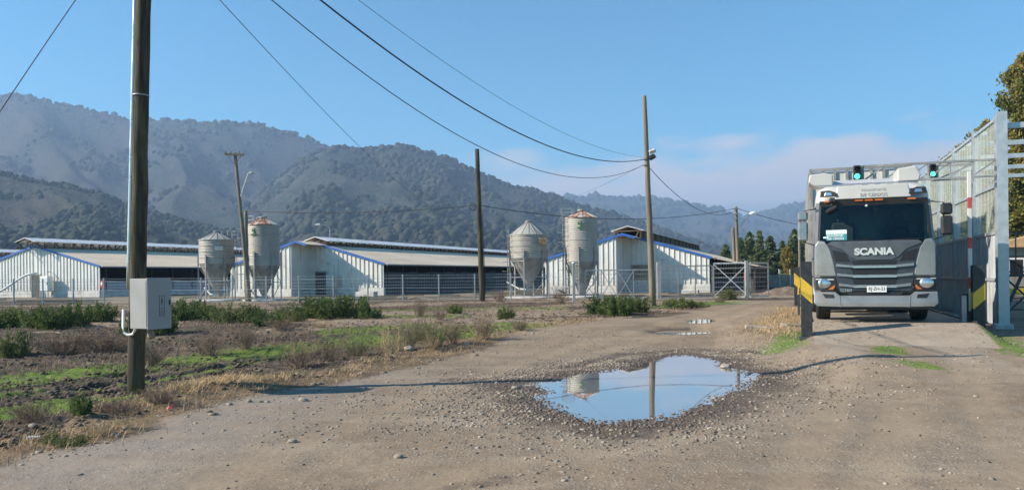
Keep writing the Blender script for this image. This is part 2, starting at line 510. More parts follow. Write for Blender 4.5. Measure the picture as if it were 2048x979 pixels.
    mul = t.n.new('ShaderNodeMix'); mul.data_type = 'RGBA'; mul.blend_type = 'MULTIPLY'
    t.l.new(t.math('MULTIPLY', wm, .85), mul.inputs['Factor']); t.l.new(col, mul.inputs['A']); mul.inputs['B'].default_value = (.34, .29, .25, 1)
    col = mul.outputs['Result']
    t.set(col, t.rng(wm, 0, 1, .95, .6), Specular_IOR_Level=.25)
    h = t.math('ADD', t.math('MULTIPLY', isst, .55), t.math('ADD', t.math('MULTIPLY', fine, .9), t.math('MULTIPLY', tiny, .35)))
    h = t.math('ADD', h, t.math('MULTIPLY', isst2, .25))
    h = t.math('MULTIPLY', h, t.math('ADD', .45, t.math('MULTIPLY', fmask, .9)))
    t.bump(h, .9, .035)
    return t.m

M_GROUND = ground_material()

def build_ground():
    # rows by depth (finer near the camera), columns fanned out; one sheet to the horizon
    Ds = np.concatenate([np.geomspace(3.0, 48, 620), np.geomspace(49, 12000, 60)])
    us = np.concatenate([np.linspace(-4.0, -.80, 24)[:-1], np.linspace(-.80, .80, 720), np.linspace(.80, 4.0, 24)[1:]])
    Dg, Ug = np.meshgrid(Ds, us, indexing='ij')
    X = Dg * Ug; Y = Dg
    Z = ground_z(X, Y)
    V = np.stack([X, Y, Z], -1).reshape(-1, 3)
    nr, nc = Dg.shape
    idx = np.arange(nr * nc).reshape(nr, nc)
    Fq = np.stack([idx[:-1, :-1], idx[:-1, 1:], idx[1:, 1:], idx[1:, :-1]], -1).reshape(-1, 4)
    x = X.ravel(); y = Y.ravel()
    fsd = sdist(x, y, FIELD)
    field = np.clip(0.5 + fsd / 1.1, 0, 1)
    # bare trodden patches inside the far part of the field
    field *= 1 - .75 * (sm(y, 19, 25) * (fbm(x * .22, y * .45, 4, 91) > .50))
    green = np.zeros_like(x)
    for pts, w in GREENS:
        d = seg_dist(x, y, pts)
        green = np.maximum(green, 1.05 * np.exp(-(d / (w * 1.15)) ** 2))
    fard = (y > 48)
    green = np.where(fard, .45 * (x < 60), green)
    psd = sdist(x, y, PUDDLE)
    wet = 1.1 * np.exp(-(np.clip(-psd, 0, 9) / 1.0) ** 1.3)
    wet = np.maximum(wet, .8 * np.exp(-(seg_dist(x, y, gp([(930, 760), (1000, 775), (1060, 790), (1130, 845), (1230, 868), (1320, 850)])) / .55) ** 2))
    wet = np.maximum(wet, .75 * np.exp(-(seg_dist(x, y, gp([(1130, 735), (1240, 708), (1400, 698), (1520, 703)])) / .35) ** 2))
    wet = np.maximum(wet, .6 * np.exp(-(seg_dist(x, y, gp([(900, 975), (1000, 965)])) / .3) ** 2))
    for P2 in (PUD2, PUD3):
        wet = np.maximum(wet, np.exp(-np.clip(-sdist(x, y, P2), 0, 9) / .5))
    wet = np.maximum(wet, .75 * np.exp(-(seg_dist(x, y, gp([(1060, 636), (1180, 634), (1300, 628)])) / .5) ** 2))
    for r in RUTS: wet = np.maximum(wet, .95 * np.exp(-(seg_dist(x, y, r) / .28) ** 2))
    wet *= (1 - .6 * (x > 5.2))
    gravel = np.exp(-(np.clip(-psd - .2, 0, 9) / 1.7) ** 2)
    gravel = np.maximum(gravel, .8 * np.exp(-(seg_dist(x, y, gp([(1480, 770), (1420, 830), (1300, 880), (1200, 900)])) / 1.0) ** 2))
    gravel = np.maximum(gravel, .7 * np.exp(-(seg_dist(x, y, gp([(1450, 900), (1700, 930), (1950, 880), (2048, 850)])) / .7) ** 2))
    straw = .95 * np.exp(-((fsd - .55) / .75) ** 2) * (1 - sm(y, 22, 30))
    straw = np.maximum(straw, .95 * np.exp(-(seg_dist(x, y, gp([(1535, 655), (1570, 640), (1590, 620)])) / 1.1) ** 2))
    straw = np.maximum(straw, .6 * np.exp(-(seg_dist(x, y, gp([(20, 615), (500, 612), (1000, 608)])) / .4) ** 2))
    e, d = W2T(x, y)
    conc = sm(e, -1.36, -1.28) * (1 - sm(e, 1.95, 2.05)) * sm(d, -2.35, -2.2) * (1 - sm(d, .3, .4))
    tr = np.maximum(np.exp(-(np.abs(e + 0.85) / .42) ** 4), np.exp(-(np.abs(e - 1.2) / .5) ** 4))
    conc = np.maximum(conc, .75 * tr * sm(d, -5.6, -3.4) * (1 - sm(d, -2, -1.8)))
    straw *= (1 - conc); green *= (1 - conc); gravel *= (1 - conc)
    greyz = .5 * sm(fsd, -3.2, -.6) * (1 - sm(fsd, -.2, .2)) * (x < 0) * (1 - sm(x, -3.5, -1.0)); one = np.ones_like(x); track = np.zeros_like(x); mound = np.zeros_like(x)
    for tk in TRACKS:
        d_ = seg_dist(x, y, tk); track = np.maximum(track, np.exp(-(d_ / .27) ** 4)); mound = np.maximum(mound, .12 * np.exp(-((d_ - .46) / .13) ** 2))
    o = mk('ground', V, Fq, M_GROUND, smooth=True, attrs={'zones': np.stack([field, green, wet, one], -1), 'zones2': np.stack([gravel, straw, conc, one], -1), 'zones3': np.stack([track, mound, greyz, one], -1)})
    tag(o, kind='structure')
    # the land behind the viewpoint
    m = simple('far_earth', (.22, .17, .13), .95, var=.25, scale=.4)
    b = MB(); b.box(-9000, 9000, -9000, 3.02, -.7, -.10)
    o = b.build('land', m); tag(o, kind='structure')
build_ground()

# ------------------------------------------------------------------ water
def water_material():
    t = NT('water')
    t.set((.20, .18, .155), .03, 0, IOR=1.33)
    t.set(Specular_IOR_Level=.5)
    # muddy shallow water that mirrors strongly at this low angle
    fr = t.n.new('ShaderNodeFresnel'); fr.inputs['IOR'].default_value = 1.45
    gl = t.n.new('ShaderNodeBsdfGlossy'); gl.inputs['Roughness'].default_value = .012; gl.inputs['Color'].default_value = (.95, .95, .95, 1)
    nz_ = t.noise(1.1, 2, .5)
    bp = t.n.new('ShaderNodeBump'); bp.inputs['Strength'].default_value = .05; bp.inputs['Distance'].default_value = .008
    t.l.new(nz_, bp.inputs['Height']); t.l.new(bp.outputs[0], gl.inputs['Normal']); t.l.new(bp.outputs[0], fr.inputs['Normal'])
    mx = t.n.new('ShaderNodeMixShader')
    f = t.math('MULTIPLY', t.math('POWER', fr.outputs[0], .70), .95)
    f = t.math('MINIMUM', f, .95)
    t.l.new(f, mx.inputs[0]); t.l.new(t.b.outputs[0], mx.inputs[1]); t.l.new(gl.outputs[0], mx.inputs[2])
    t.l.new(mx.outputs[0], t.o.inputs['Surface'])
    return t.m
M_WATER = water_material()
def water(poly, z, grow):
    c = np.array(poly).mean(0)
    P = [(c[0] + (x - c[0]) * grow, c[1] + (y - c[1]) * grow) for x, y in poly]
    n = len(P)
    o = mk('puddle', np.array([(x, y, z) for x, y in P]), [tuple(range(n))], M_WATER)
    if o.data.polygons[0].normal.z < 0: o.data.flip_normals()
    return o
o = water(PUDDLE, 0.005, 1.12)
tag(o, kind='structure')
o = water(PUD2, PUD2Z, 1.05); tag(o, kind='structure')
o = water(PUD3, PUD3Z, 1.05); tag(o, kind='structure')

# ------------------------------------------------------------------ hills
def hill_material(name, dry, shrub, rock, scl, seed):
    t = NT(name)
    v = t.tc.outputs['Object']
    mp = t.n.new('ShaderNodeMapping'); mp.inputs['Location'].default_value = (seed * 37, seed * 11, 0); t.l.new(v, mp.inputs[0]); v = mp.outputs[0]
    big = t.noise(.006 * scl, 5, .6, vec=v); mid = t.noise(.03 * scl, 5, .65, vec=v); fine = t.noise(.15 * scl, 4, .7, vec=v)
    dots = t.vor(.11 * scl, vec=v)
    cover = t.math('ADD', t.rng(big, .38, .62, .2, .75), t.rng(mid, .35, .65, -.2, .3))
    sh = t.rng(t.math('SUBTRACT', t.math('MULTIPLY', cover, .9), dots), -.05, .12)
    d = t.mix(t.rng(mid, .35, .65), dry, tuple(min(1, c * 1.2) for c in dry))
    s = t.mix(t.rng(fine, .3, .7), tuple(c * .6 for c in shrub), tuple(c * 1.25 for c in shrub))
    c = t.mix(sh, d, s)
    rk = t.math('MULTIPLY', t.rng(t.noise(.012 * scl, 6, .7, vec=v), .60, .68), t.rng(fine, .45, .6))
    c = t.mix(t.math('MULTIPLY', rk, .8), c, rock)
    c = t.mix(t.rng(t.noise(.004 * scl, 6, .62, vec=v, dist=1.5), .52, .60, 0, .35), c, tuple(q * .7 for q in shrub))
    t.set(c, .95, Specular_IOR_Level=.1)
    t.bump(t.math('ADD', fine, t.math('MULTIPLY', sh, .8)), .7, 4.0 / scl)
    return t.m

def crown_blobs(P, R, tris=1):
    bm = bmesh.new(); bmesh.ops.create_icosphere(bm, subdivisions=tris, radius=1.0)
    bv = np.array([v.co[:] for v in bm.verts]); bf = np.array([[v.index for v in f.verts] for f in bm.faces]); bm.free()
    n = len(P); m = len(bv)
    V = bv[None] * (0.7 + .6 * rng.random((n, m, 1))) * R[:, None, :]
    V = V + P[:, None, :]
    Fq = bf[None] + (np.arange(n) * m)[:, None, None]
    return V.reshape(-1, 3), Fq.reshape(-1, 3)

def hill(prof, D0, D1, seed, mat, nscrub, rs, gully=.25, base=0.0, tris=1, scrub_mat=None, back=1.5):
    px = np.array([p[0] for p in prof], float); py = np.array([p[1] for p in prof], float)
    def height(u, t):
        x = 1024 + u * F
        zc = CAMH + ((PYC - (x - 1024) * math.tan(ROLL)) - np.interp(x, px, py)) / F * D1
        zc = np.maximum(zc, 0) + (fbm(u * 26, u * 0, 4, seed) - .5) * D1 * .006
        tt = np.clip(t, 0, 1)
        g = 1 - gully * np.abs(fbm(u * 7 + tt * .8, tt * 1.6, 4, seed + 5) - .5) * 4 * np.sin(np.pi * tt) * 1.1
        g = g + .10 * (fbm(u * 22, tt * 5, 3, seed + 9) - .5) * np.sin(np.pi * tt)
        h = zc * tt ** 1.15 * g
        bk = np.clip((t - 1) / (back - 1), 0, 1)
        return h * (1 - bk ** 1.4 * .8) + base
    def pos(u, t):
        D = D0 + (D1 - D0) * t
        return np.stack([u * D, D, height(u, t)], -1)
    us = np.linspace((px[0] - 1024) / F, (px[-1] - 1024) / F, 420); ts = np.concatenate([np.linspace(0, 1, 110), np.linspace(1.03, back, 20)])
    T, U = np.meshgrid(ts, us, indexing='ij')
    V = pos(U, T)
    nr, nc = T.shape; idx = np.arange(nr * nc).reshape(nr, nc)
    Fq = np.stack([idx[:-1, :-1], idx[:-1, 1:], idx[1:, 1:], idx[1:, :-1]], -1).reshape(-1, 4)
    o = mk('hill', V.reshape(-1, 3), Fq, mat, smooth=True); tag(o, kind='structure')
    if nscrub:
        n = nscrub * 3
        u = rng.uniform(us[0], us[-1], n); t = rng.random(n) ** .8
        ncr = nscrub // 4
        t[:ncr] = 1 + rng.normal(0, .012, ncr)
        p = pos(u, np.clip(t, 0, 1.1))
        dens = fbm(p[:, 0] * .012, p[:, 1] * .006, 5, seed + 3)
        keep = (rng.random(n) < sm(dens, .46, .60) * .75 + .015); keep[:ncr] = True
        p = p[keep]
        r = rs * (.35 + rng.random((len(p), 1)) ** 3 * 1.6)
        R = np.concatenate([r, r, r * (.75 + .35 * rng.random(r.shape))], 1)
        p[:, 2] += r[:, 0] * .35
        V, Fq = crown_blobs(p, R, tris)
        s = mk('hillside_scrub', V, Fq, scrub_mat, smooth=False); tag(s, kind='stuff')
    return pos

M_SCRUB = NT('scrub'); _n = M_SCRUB.noise(.02, 4); _n2 = M_SCRUB.noise(.5, 3)
M_SCRUB.set(M_SCRUB.mix(M_SCRUB.rng(_n, .35, .65), (.030, .040, .026), (.052, .056, .040)), .95, Specular_IOR_Level=.1); M_SCRUB = M_SCRUB.m
H_MAIN = hill_material('hill_main', (.050, .048, .040), (.030, .042, .030), (.24, .20, .17), 1.0, 1)
H_NEAR = hill_material('hill_near', (.058, .052, .038), (.028, .037, .022), (.30, .25, .19), 1.8, 2)
H_FAR = hill_material('hill_far', (.06, .06, .05), (.03, .045, .03), (.2, .17, .15), .6, 3)
hill([(-500, 250), (-300, 205), (-120, 190), (0, 187), (60, 192), (130, 210), (200, 226), (268, 241), (340, 239), (450, 246), (520, 247), (560, 260), (620, 280), (655, 292), (700, 310), (800, 345), (950, 410), (1100, 470), (1200, 545)],
     800, 2000, 11, H_MAIN, 4200, 5.0, scrub_mat=M_SCRUB)
hill([(380, 560), (470, 430), (560, 352), (620, 312), (662, 297), (690, 296), (740, 300), (800, 291), (830, 298), (870, 310), (900, 320), (960, 347), (1020, 374), (1060, 380), (1110, 392), (1150, 407), (1200, 424), (1250, 436), (1290, 448), (1350, 470), (1450, 500), (1600, 530)],
     520, 1500, 23, H_MAIN, 7500, 3.8, gully=.35, scrub_mat=M_SCRUB)
hill([(-700, 330), (-400, 322), (-100, 335), (0, 347), (60, 361), (130, 371), (200, 386), (240, 405), (300, 425), (400, 450), (480, 470), (560, 500), (640, 530)],
     330, 820, 37, H_NEAR, 8500, 2.3, scrub_mat=M_SCRUB)
hill([(600, 520), (700, 480), (900, 480), (1050, 410), (1110, 398), (1180, 396), (1250, 397), (1330, 402), (1390, 412), (1450, 428), (1500, 442), (1560, 455), (1700, 475), (1900, 485)],
     1700, 3300, 51, H_FAR, 6000, 11.0, back=1.25, tris=1, scrub_mat=M_SCRUB)
hill([(1350, 530), (1430, 462), (1490, 440), (1540, 425), (1600, 408), (1680, 392), (1780, 380), (1900, 378), (2100, 390), (2300, 420), (2600, 470)],
     2000, 3700, 67, H_FAR, 5000, 11.0, back=1.25, tris=1, scrub_mat=M_SCRUB)

# ------------------------------------------------------------------ haze
t = NT('haze')
pv = t.n.new('ShaderNodeVolumePrincipled')
pv.inputs['Color'].default_value = (.46, .655, .95, 1)
pv.inputs['Density'].default_value = .00030
pv.inputs['Anisotropy'].default_value = .1
for l in list(t.o.inputs['Surface'].links): t.l.remove(l)
t.l.new(pv.outputs[0], t.o.inputs['Volume'])
b = MB(); b.box(-5200, 6800, -60, 5000, -1.75, 500)
o = b.build('haze', t.m); tag(o, kind='stuff')
# ------------------------------------------------------------------ shared materials
def clad_mat(name, col, rough, var=.05, scale=.8, dirt=(.4, .3, .2), dirt_amt=.3, dscale=1):
    t = NT(name)
    n = t.noise(scale, 5); c = t.mix(t.rng(n, .3, .7), tuple(q * (1 - var) for q in col), tuple(q * (1 + var) for q in col))
    c = t.mix(t.rng(t.noise(1.0, 6, .65), .45, .72, 0, dirt_amt * .8), c, tuple((q + w) / 2 for q, w in zip(dirt, (.4, .4, .4))))
    s = t.noise(3.2, 5, .6, sc=(1, 1, .12)); c = t.mix(t.rng(s, .54, .72, 0, dirt_amt * 1.5), c, dirt)
    z = t.n.new('ShaderNodeSeparateXYZ'); t.l.new(t.tc.outputs['Object'], z.inputs[0])
    low = t.math('MULTIPLY', t.rng(z.outputs['Z'], 1.15, .45), t.rng(t.noise(4, 4), .35, .65, .2, .8)); c = t.mix(t.math('MULTIPLY', low, .5), c, (.34, .28, .21))
    t.set(c, rough); t.bump(t.noise(2.0, 3), .25, .03)
    return t.m
M_CLAD = clad_mat('white_cladding', (.70, .68, .63), .5, var=.05, scale=.8, dirt=(.42, .36, .29), dirt_amt=.30, dscale=.9)
M_CLADR = clad_mat('white_cladding_stained', (.69, .67, .61), .5, var=.05, scale=.8, dirt=(.45, .30, .20), dirt_amt=.45, dscale=.8)
M_BASEW = simple('painted_concrete', (.60, .58, .54), .85, var=.12, scale=2, dirt=(.26, .22, .18), dirt_amt=.6, dscale=1.3, bump=.3)
M_BLUE = simple('blue_paint', (.035, .12, .40), .45, var=.12, scale=2)
M_ROOF = NT('fibre_cement_roof')
_a = M_ROOF.noise(.5, 5, .6, sc=(1, .25, 1)); _b = M_ROOF.noise(5, 4)
_w = M_ROOF.n.new('ShaderNodeTexWave'); _w.wave_type = 'BANDS'; _w.bands_direction = 'Y'; _w.inputs['Scale'].default_value = 1.6; _w.inputs['Distortion'].default_value = 0
M_ROOF.l.new(M_ROOF.tc.outputs['Object'], _w.inputs['Vector'])
_c = M_ROOF.mix(M_ROOF.rng(_a, .3, .7), (.62, .49, .34), (.82, .67, .49))
_c = M_ROOF.mix(M_ROOF.rng(_b, .5, .8, 0, .35), _c, (.34, .30, .25))
M_ROOF.set(_c, .85); M_ROOF.bump(_w.outputs['Fac'], .6, .03); M_ROOF = M_ROOF.m
M_ROOFW = simple('zinc_roof_sheet', (.66, .66, .66), .5, .0, var=.08, scale=1.5, dirt=(.36, .33, .30), dirt_amt=.35)
M_DARKWOOD = simple('dark_timber', (.050, .038, .030), .85, var=.3, scale=4)
M_BROWNWOOD = simple('brown_timber', (.11, .075, .05), .85, var=.3, scale=3)
M_CURTAIN = simple('dark_curtain', (.060, .062, .066), .7, var=.25, scale=1.5, bump=.3)
M_CURTAINL = simple('pale_curtain', (.33, .35, .38), .6, var=.15, scale=1.5, bump=.5)
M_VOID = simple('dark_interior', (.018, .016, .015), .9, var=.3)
M_GALV = simple('galvanised_steel', (.37, .38, .39), .42, .55, var=.12, scale=6)
M_GALVD = simple('weathered_galvanised_steel', (.30, .30, .29), .6, .35, var=.2, scale=3, dirt=(.18, .13, .10), dirt_amt=.35)
M_WHITE = simple('white_paint', (.72, .72, .70), .5, var=.06, scale=3)
M_BLACKP = simple('black_plastic', (.018, .018, .020), .5, var=.2)
M_WIRE = simple('black_cable', (.022, .022, .024), .6, var=.1)
M_DOOR = simple('dark_door', (.055, .060, .062), .6, var=.2)
M_GREYB = simple('grey_enclosure', (.42, .43, .42), .5, var=.08)
M_RED = simple('red_paint', (.50, .03, .03), .4, var=.1)

def silo_material():
    t = NT('silo_steel')
    g = t.tc.outputs['Object']
    n = t.noise(1.2, 6, .65, sc=(1, 1, .35)); f = t.noise(9, 4)
    c = t.mix(t.rng(n, .3, .7), (.30, .28, .245), (.41, .39, .35))
    c = t.mix(t.rng(t.noise(2.2, 6, .7, sc=(1, 1, .25)), .55, .75, 0, .5), c, (.30, .26, .20))
    t.set(c, t.rng(f, .3, .7, .5, .65), .0)
    return t.m
M_SILO = silo_material()
def rust_roof():
    t = NT('silo_roof_rusty')
    n = t.noise(.75, 4, .6)
    c = t.mix(t.rng(n, .50, .56), (.50, .48, .43), (.33, .12, .06))
    c = t.mix(t.rng(t.noise(5, 5), .5, .7, 0, .4), c, (.45, .30, .2))
    t.set(c, .7, .1)
    return t.m
M_SILORUST = rust_roof()
def pole_material(name, a, b, seed):
    t = NT(name)
    n = t.noise(3.0, 6, .65, sc=(4, 4, .35)); k = t.noise(20, 3, .6, sc=(3, 3, .2))
    c = t.mix(t.rng(n, .3, .7), a, b)
    c = t.mix(t.rng(k, .55, .75, 0, .7), c, tuple(q * .45 for q in a))
    c = t.mix(t.rng(t.noise(1.3, 4, .6, sc=(2, 2, .5)), .5, .65, 0, .35), c, (.16, .16, .09))
    t.set(c, .9, Specular_IOR_Level=.2)
    t.bump(t.math('ADD', n, k), .8, .015)
    return t.m
M_POLE = pole_material('wood_pole', (.135, .115, .085), (.24, .205, .155), 1)
M_POLEB = pole_material('wood_pole_tarred', (.030, .024, .018), (.095, .078, .052), 2)

def on_ground(px, py):
    p = ground_px(px, py)
    p.z = gz(p.x, p.y)
    return p

# ------------------------------------------------------------------ barns
def ribs(b, x0, x1, z0, ztop, y, pitch=.36, w=.085, h=.05):
    x = x0 + pitch / 2
    while x < x1 - .05:
        zt0, zt1 = ztop(x - w / 2), ztop(x + w / 2)
        vs = [(x - w / 2, y, z0), (x - w / 4, y - h, z0), (x + w / 4, y - h, z0), (x + w / 2, y, z0),
              (x - w / 2, y, zt0), (x - w / 4, y - h, zt0), (x + w / 4, y - h, zt1), (x + w / 2, y, zt1)]
        b.add(vs, [(0, 1, 5, 4), (1, 2, 6, 5), (2, 3, 7, 6), (0, 3, 2, 1), (4, 5, 6, 7)])
        x += pitch

def barn(label, corner, W, HE, HR, L, porch, style, mon_drop=0.5, mon_y=0.0, curtain=M_CURTAIN, clad=None, door=None, mon_style='truss', lean=False):
    """local frame: x = 0 at the right corner, -W at the left; y into the distance; the ridge at -W/2"""
    clad = clad or M_CLAD
    r = thing('livestock_barn', label, 'barn', corner, -ANG, 'white gabled livestock barns')
    m = -W / 2; sl_ = (HR - HE) / (W / 2); BW = .55
    zt = lambda x: HR - sl_ * abs(x - m)
    # front gable walls (the left half stands forward as a porch)
    wl_ = MB()
    mb_ = m - (.60 if porch > 0 else 0)
    wl_.prism([(mb_, BW), (-.02, BW), (-.02, zt(-.02) - .03), (m, HR - .03)] + ([(mb_, zt(mb_) - .03)] if porch > 0 else []), 0, .06)
    ribs(wl_, m + .05, -.04, BW, lambda x: zt(x) - .04, 0)
    yl = -porch
    mp_ = m - (.45 if porch > 0 else 0)
    wl_.prism([(-W, BW), (mp_, BW), (mp_, zt(mp_) - .03), (-W, HE - .03)], yl, yl + .06)
    ribs(wl_, -W, mp_, BW, lambda x: zt(x) - .04, yl)
    if porch > 0: wl_.box(mp_ - .06, mp_, yl + .061, .05, BW, zt(mp_) - .05)
    wl_.build('gable_wall', clad, r)
    bw = MB(); bw.bbox(m - (.60 if porch > 0 else -.003), .03, -.07, .16, -.1, BW, .015); bw.bbox(-W - .03, mp_ + .02, yl - .05, yl + .16, -.1, BW, .015)
    if porch > 0: bw.box(mp_ - .13, mp_ + .017, yl + .17, -.08, -.1, BW - .003)
    bw.build('base_wall', M_BASEW, r)
    # fascia in blue
    fa = MB(); th = .17; ov = .14
    for s, y in ((1, -.11), (-1, yl - .11)):
        x1 = m + s * (W / 2 + ov)
        a = (m + s * .001, HR + .07); bq = (x1, zt(m) - sl_ * (W / 2 + ov) + .07)
        fa.prism([a, bq, (bq[0], bq[1] - th), (a[0], a[1] - th)], y, y + .04)
    if porch > 0:
        xc = m + .85; fa.prism([(m + .001, HR + .07), (xc, zt(xc) + .07), (xc, zt(xc) + .07 - th), (m + .001, HR + .07 - th)], yl - .11, yl - .07)
    fa.build('fascia', M_BLUE, r)
    # roof slopes with corrugated sheets
    for s, y0 in ((1, -.07), (-1, yl - .07)):
        b = MB(); x1 = m + s * (W / 2 + .30); z1 = HR - sl_ * (W / 2 + .30)
        b.prism([(m, HR + .045), (x1, z1 + .045), (x1, z1), (m, HR)], y0, L)
        if porch > 0 and s == 1: xc = m + .85; b.prism([(m, HR + .045), (xc, zt(xc) + .045), (xc, zt(xc)), (m, HR)], yl - .065, y0 - .001)
        b.build('roof', M_ROOF, r)
        if s == 1:
            g = MB(); g.box(x1 - .02, x1 + .05, y0, L, z1 - .06, z1 + .03); g.build('eave_trim', M_GALVD, r)
    # side walls: low wall, curtain, open band with posts
    for s, x in ((1, -.05), (-1, -W + .05)):
        cb = MB(); n = int(L / .5)
        ct = 1.25 if style == 'low' else HE * .72
        zs = [.45, ct]
        vs = []; fs = []
        for i in range(n + 1):
            y = .2 + (L - .4) * i / n
            for q, z in enumerate(np.linspace(.42, ct, 5)):
                vs.append((x + .03 * math.sin(i * 1.7 + q) + .015 * random.random(), y, z + (.04 * math.sin(i * .9) if q == 4 else 0)))
        for i in range(n):
            for q in range(4): fs.append((i * 5 + q, (i + 1) * 5 + q, (i + 1) * 5 + q + 1, i * 5 + q + 1))
        cb.add(vs, fs); cb.build('curtain', curtain, r, True)
        lw = MB(); lw.box(x - .09, x + .07, .17, L, -.1, .43); lw.build('side_wall', M_BASEW if style == 'low' else M_CURTAIN, r)
        pb = MB(); y = .6
        while y < L:
            pb.box(x - .05, x + .045, y, y + .09, .43, HE); y += 2.4
        pb.box(x - .05, x + .045, .3, L, HE - .16, HE - .05)
        pb.build('posts', M_DARKWOOD, r)
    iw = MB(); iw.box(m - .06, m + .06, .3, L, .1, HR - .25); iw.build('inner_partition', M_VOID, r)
    bk = MB(); bk.prism([(-W, 0), (0, 0), (0, HE), (m, HR), (-W, HE)], L - .1, L - .02); bk.build('rear_wall', M_CLAD, r)
    if lean:
        lw_, lz = 2.9, HE - .62; y0_, y1_ = .9, L * .8
        b = MB(); b.prism([(.28, HE - .06), (lw_ + .25, lz - .02), (lw_ + .25, lz - .07), (.28, HE - .11)], y0_ - .4, y1_); b.build('lean_to_roof', M_ROOF, r)
        b = MB()
        for y in np.arange(y0_, y1_, 2.6): b.box(lw_ - .06, lw_ + .04, y, y + .1, -.1, lz - .05)
        b.box(lw_ - .05, lw_ + .03, y0_, y1_, lz - .2, lz - .08); b.bar((.1, y0_ + .05, HE - .3), (lw_, y0_ + .05, lz - .12), .08); b.build('lean_to_posts', M_DARKWOOD, r)
        b = MB(); b.box(lw_ - .09, lw_ - .061, y0_ + .11, y1_, .0, lz * .78); b.box(.1, lw_ - .1, y0_ + .25, y0_ + .28, 0, .9); b.build('lean_to_curtain', M_CURTAIN, r)
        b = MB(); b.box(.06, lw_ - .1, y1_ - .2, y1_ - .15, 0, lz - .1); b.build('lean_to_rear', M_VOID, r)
    # raised ridge vent
    mw = 1.15; mz = HR + mon_drop; y0 = mon_y
    mo = thing_part = MB()
    for s in (1, -1):
        mo.prism([(m, mz + .04), (m + s * mw, mz - .30), (m + s * mw, mz - .35), (m, mz - .01)], y0, L)
    mo.build('ridge_vent_roof', M_ROOFW, r)
    tr = MB()
    if mon_style == 'truss':
        y = y0 + .15; k = 0
        while y < L:
            for s in (1, -1):
                xe = m + s * mw * .86; xi = m + s * mw * .55
                ze = mz - .28; zr = zt(xe) + .03
                tr.bar((xe, y, zr), (xe, y, ze), .06)
                if y + .62 < L: tr.bar((xe, y, zr if k % 2 else ze), (xe, y + .62, ze if k % 2 else zr), .05)
                tr.bar((xe, y, ze - .02), (m, y, mz - .08), .06, .09)
            y += .62 if L < 45 else .9; k += 1
        for s in (1, -1):
            xe = m + s * mw * .86
            tr.bar((xe, y0, zt(xe) + .07), (xe, L, zt(xe) + .07), .05); tr.bar((xe, y0, mz - .30), (xe, L, mz - .30), .06)
        tr.build('vent_trusses', M_DARKWOOD, r)
    else:
        for s in (1, -1):
            xe = m + s * mw * .8
            tr.box(min(xe, xe - s * .05), max(xe, xe - s * .05), y0 + .05, L, zt(xe) + .05, mz - .24)
            y = y0 + 1
            while y < L: tr.box(xe - .08, xe + .08, y, y + .08, zt(xe) + .05, mz - .25); y += 2.5
        tr.bar((m - mw * .9, y0 + .08, mz - .33), (m + mw * .9, y0 + .08, mz - .33), .08)
        tr.bar((m - mw * .5, y0 + .08, zt(m - mw * .5)), (m - mw * .7, y0 + .08, mz - .3), .09)
        tr.bar((m + mw * .5, y0 + .08, zt(m + mw * .5)), (m + mw * .7, y0 + .08, mz - .3), .09)
        tr.build('vent_side_boards', M_BROWNWOOD, r)
    if door:
        x0, x1, z1, y, dm = door
        d = MB(); d.box(x0, x1, y - .09, y - .075, .02, z1 - .04); dd = d.build('door', dm, r)
        f = MB(); f.box(x0 - .06, x0, y - .11, y - .05, .02, z1); f.box(x1, x1 + .06, y - .11, y - .05, .02, z1); f.box(x0 - .06, x1 + .06, y - .11, y - .05, z1 + .001, z1 + .06)
        f.build('door_frame', M_GALVD, dd)
    return r

def corner_at(px, py, D):
    p = at(px, py, D); p.z = gz(p.x, p.y); return p

def width_to(px_r, px_l, D):
    X = (px_r - 1024) / F * D; k = (px_l - 1024) / F
    return (X - k * D) / (E.x - k * E.y) if False else (X - k * D) / (math.cos(ANG) + k * math.sin(ANG))

B2D, B3D, B1D = 57.0, 54.0, 63.0
w2 = width_to(768, 502, B2D)
c2 = corner_at(768, 590, B2D)
barn2 = barn('white ribbed barn in the middle with a rust stained gable beside the leaning pole', c2, w2, 2.30, 3.95, 46, 2.3, 'high', mon_drop=.42,
             door=(-w2 / 2 + .12, -w2 / 2 + 1.0, 1.75, 0, M_DOOR), clad=M_CLADR)
w3 = width_to(1420, 1110, B3D)
c3 = corner_at(1420, 585, B3D)
barn3 = barn('white ribbed barn nearest the lorry, its raised ridge vent closed with brown boards', c3, w3, 2.42, 4.05, 34, 2.3, 'high', mon_drop=.62, mon_y=-.6, mon_style='boards', lean=True)
w1 = 2 * width_to(200, 72, B1D)
c1 = corner_at(200, 594, B1D)
barn1 = barn('white ribbed barn at the left with a pale side curtain and white duct', c1, w1, 2.50, 4.25, 50, 0.0, 'low', mon_drop=.62, mon_y=-1.0, curtain=M_CURTAINL,
             door=(-w1 / 2 - .35, -w1 / 2 + .55, 1.85, 0, M_DOOR))
# the next barn of the row, further left
c0 = c1 - E * (w1 + 9.5) + Dv * 1.0; c0.z = gz(c0.x, c0.y)
barn0 = copy_tree(barn1); barn0.location = c0
barn0['label'] = 'long barn at the left edge, only its pale ridge vent showing past the neighbouring barn'
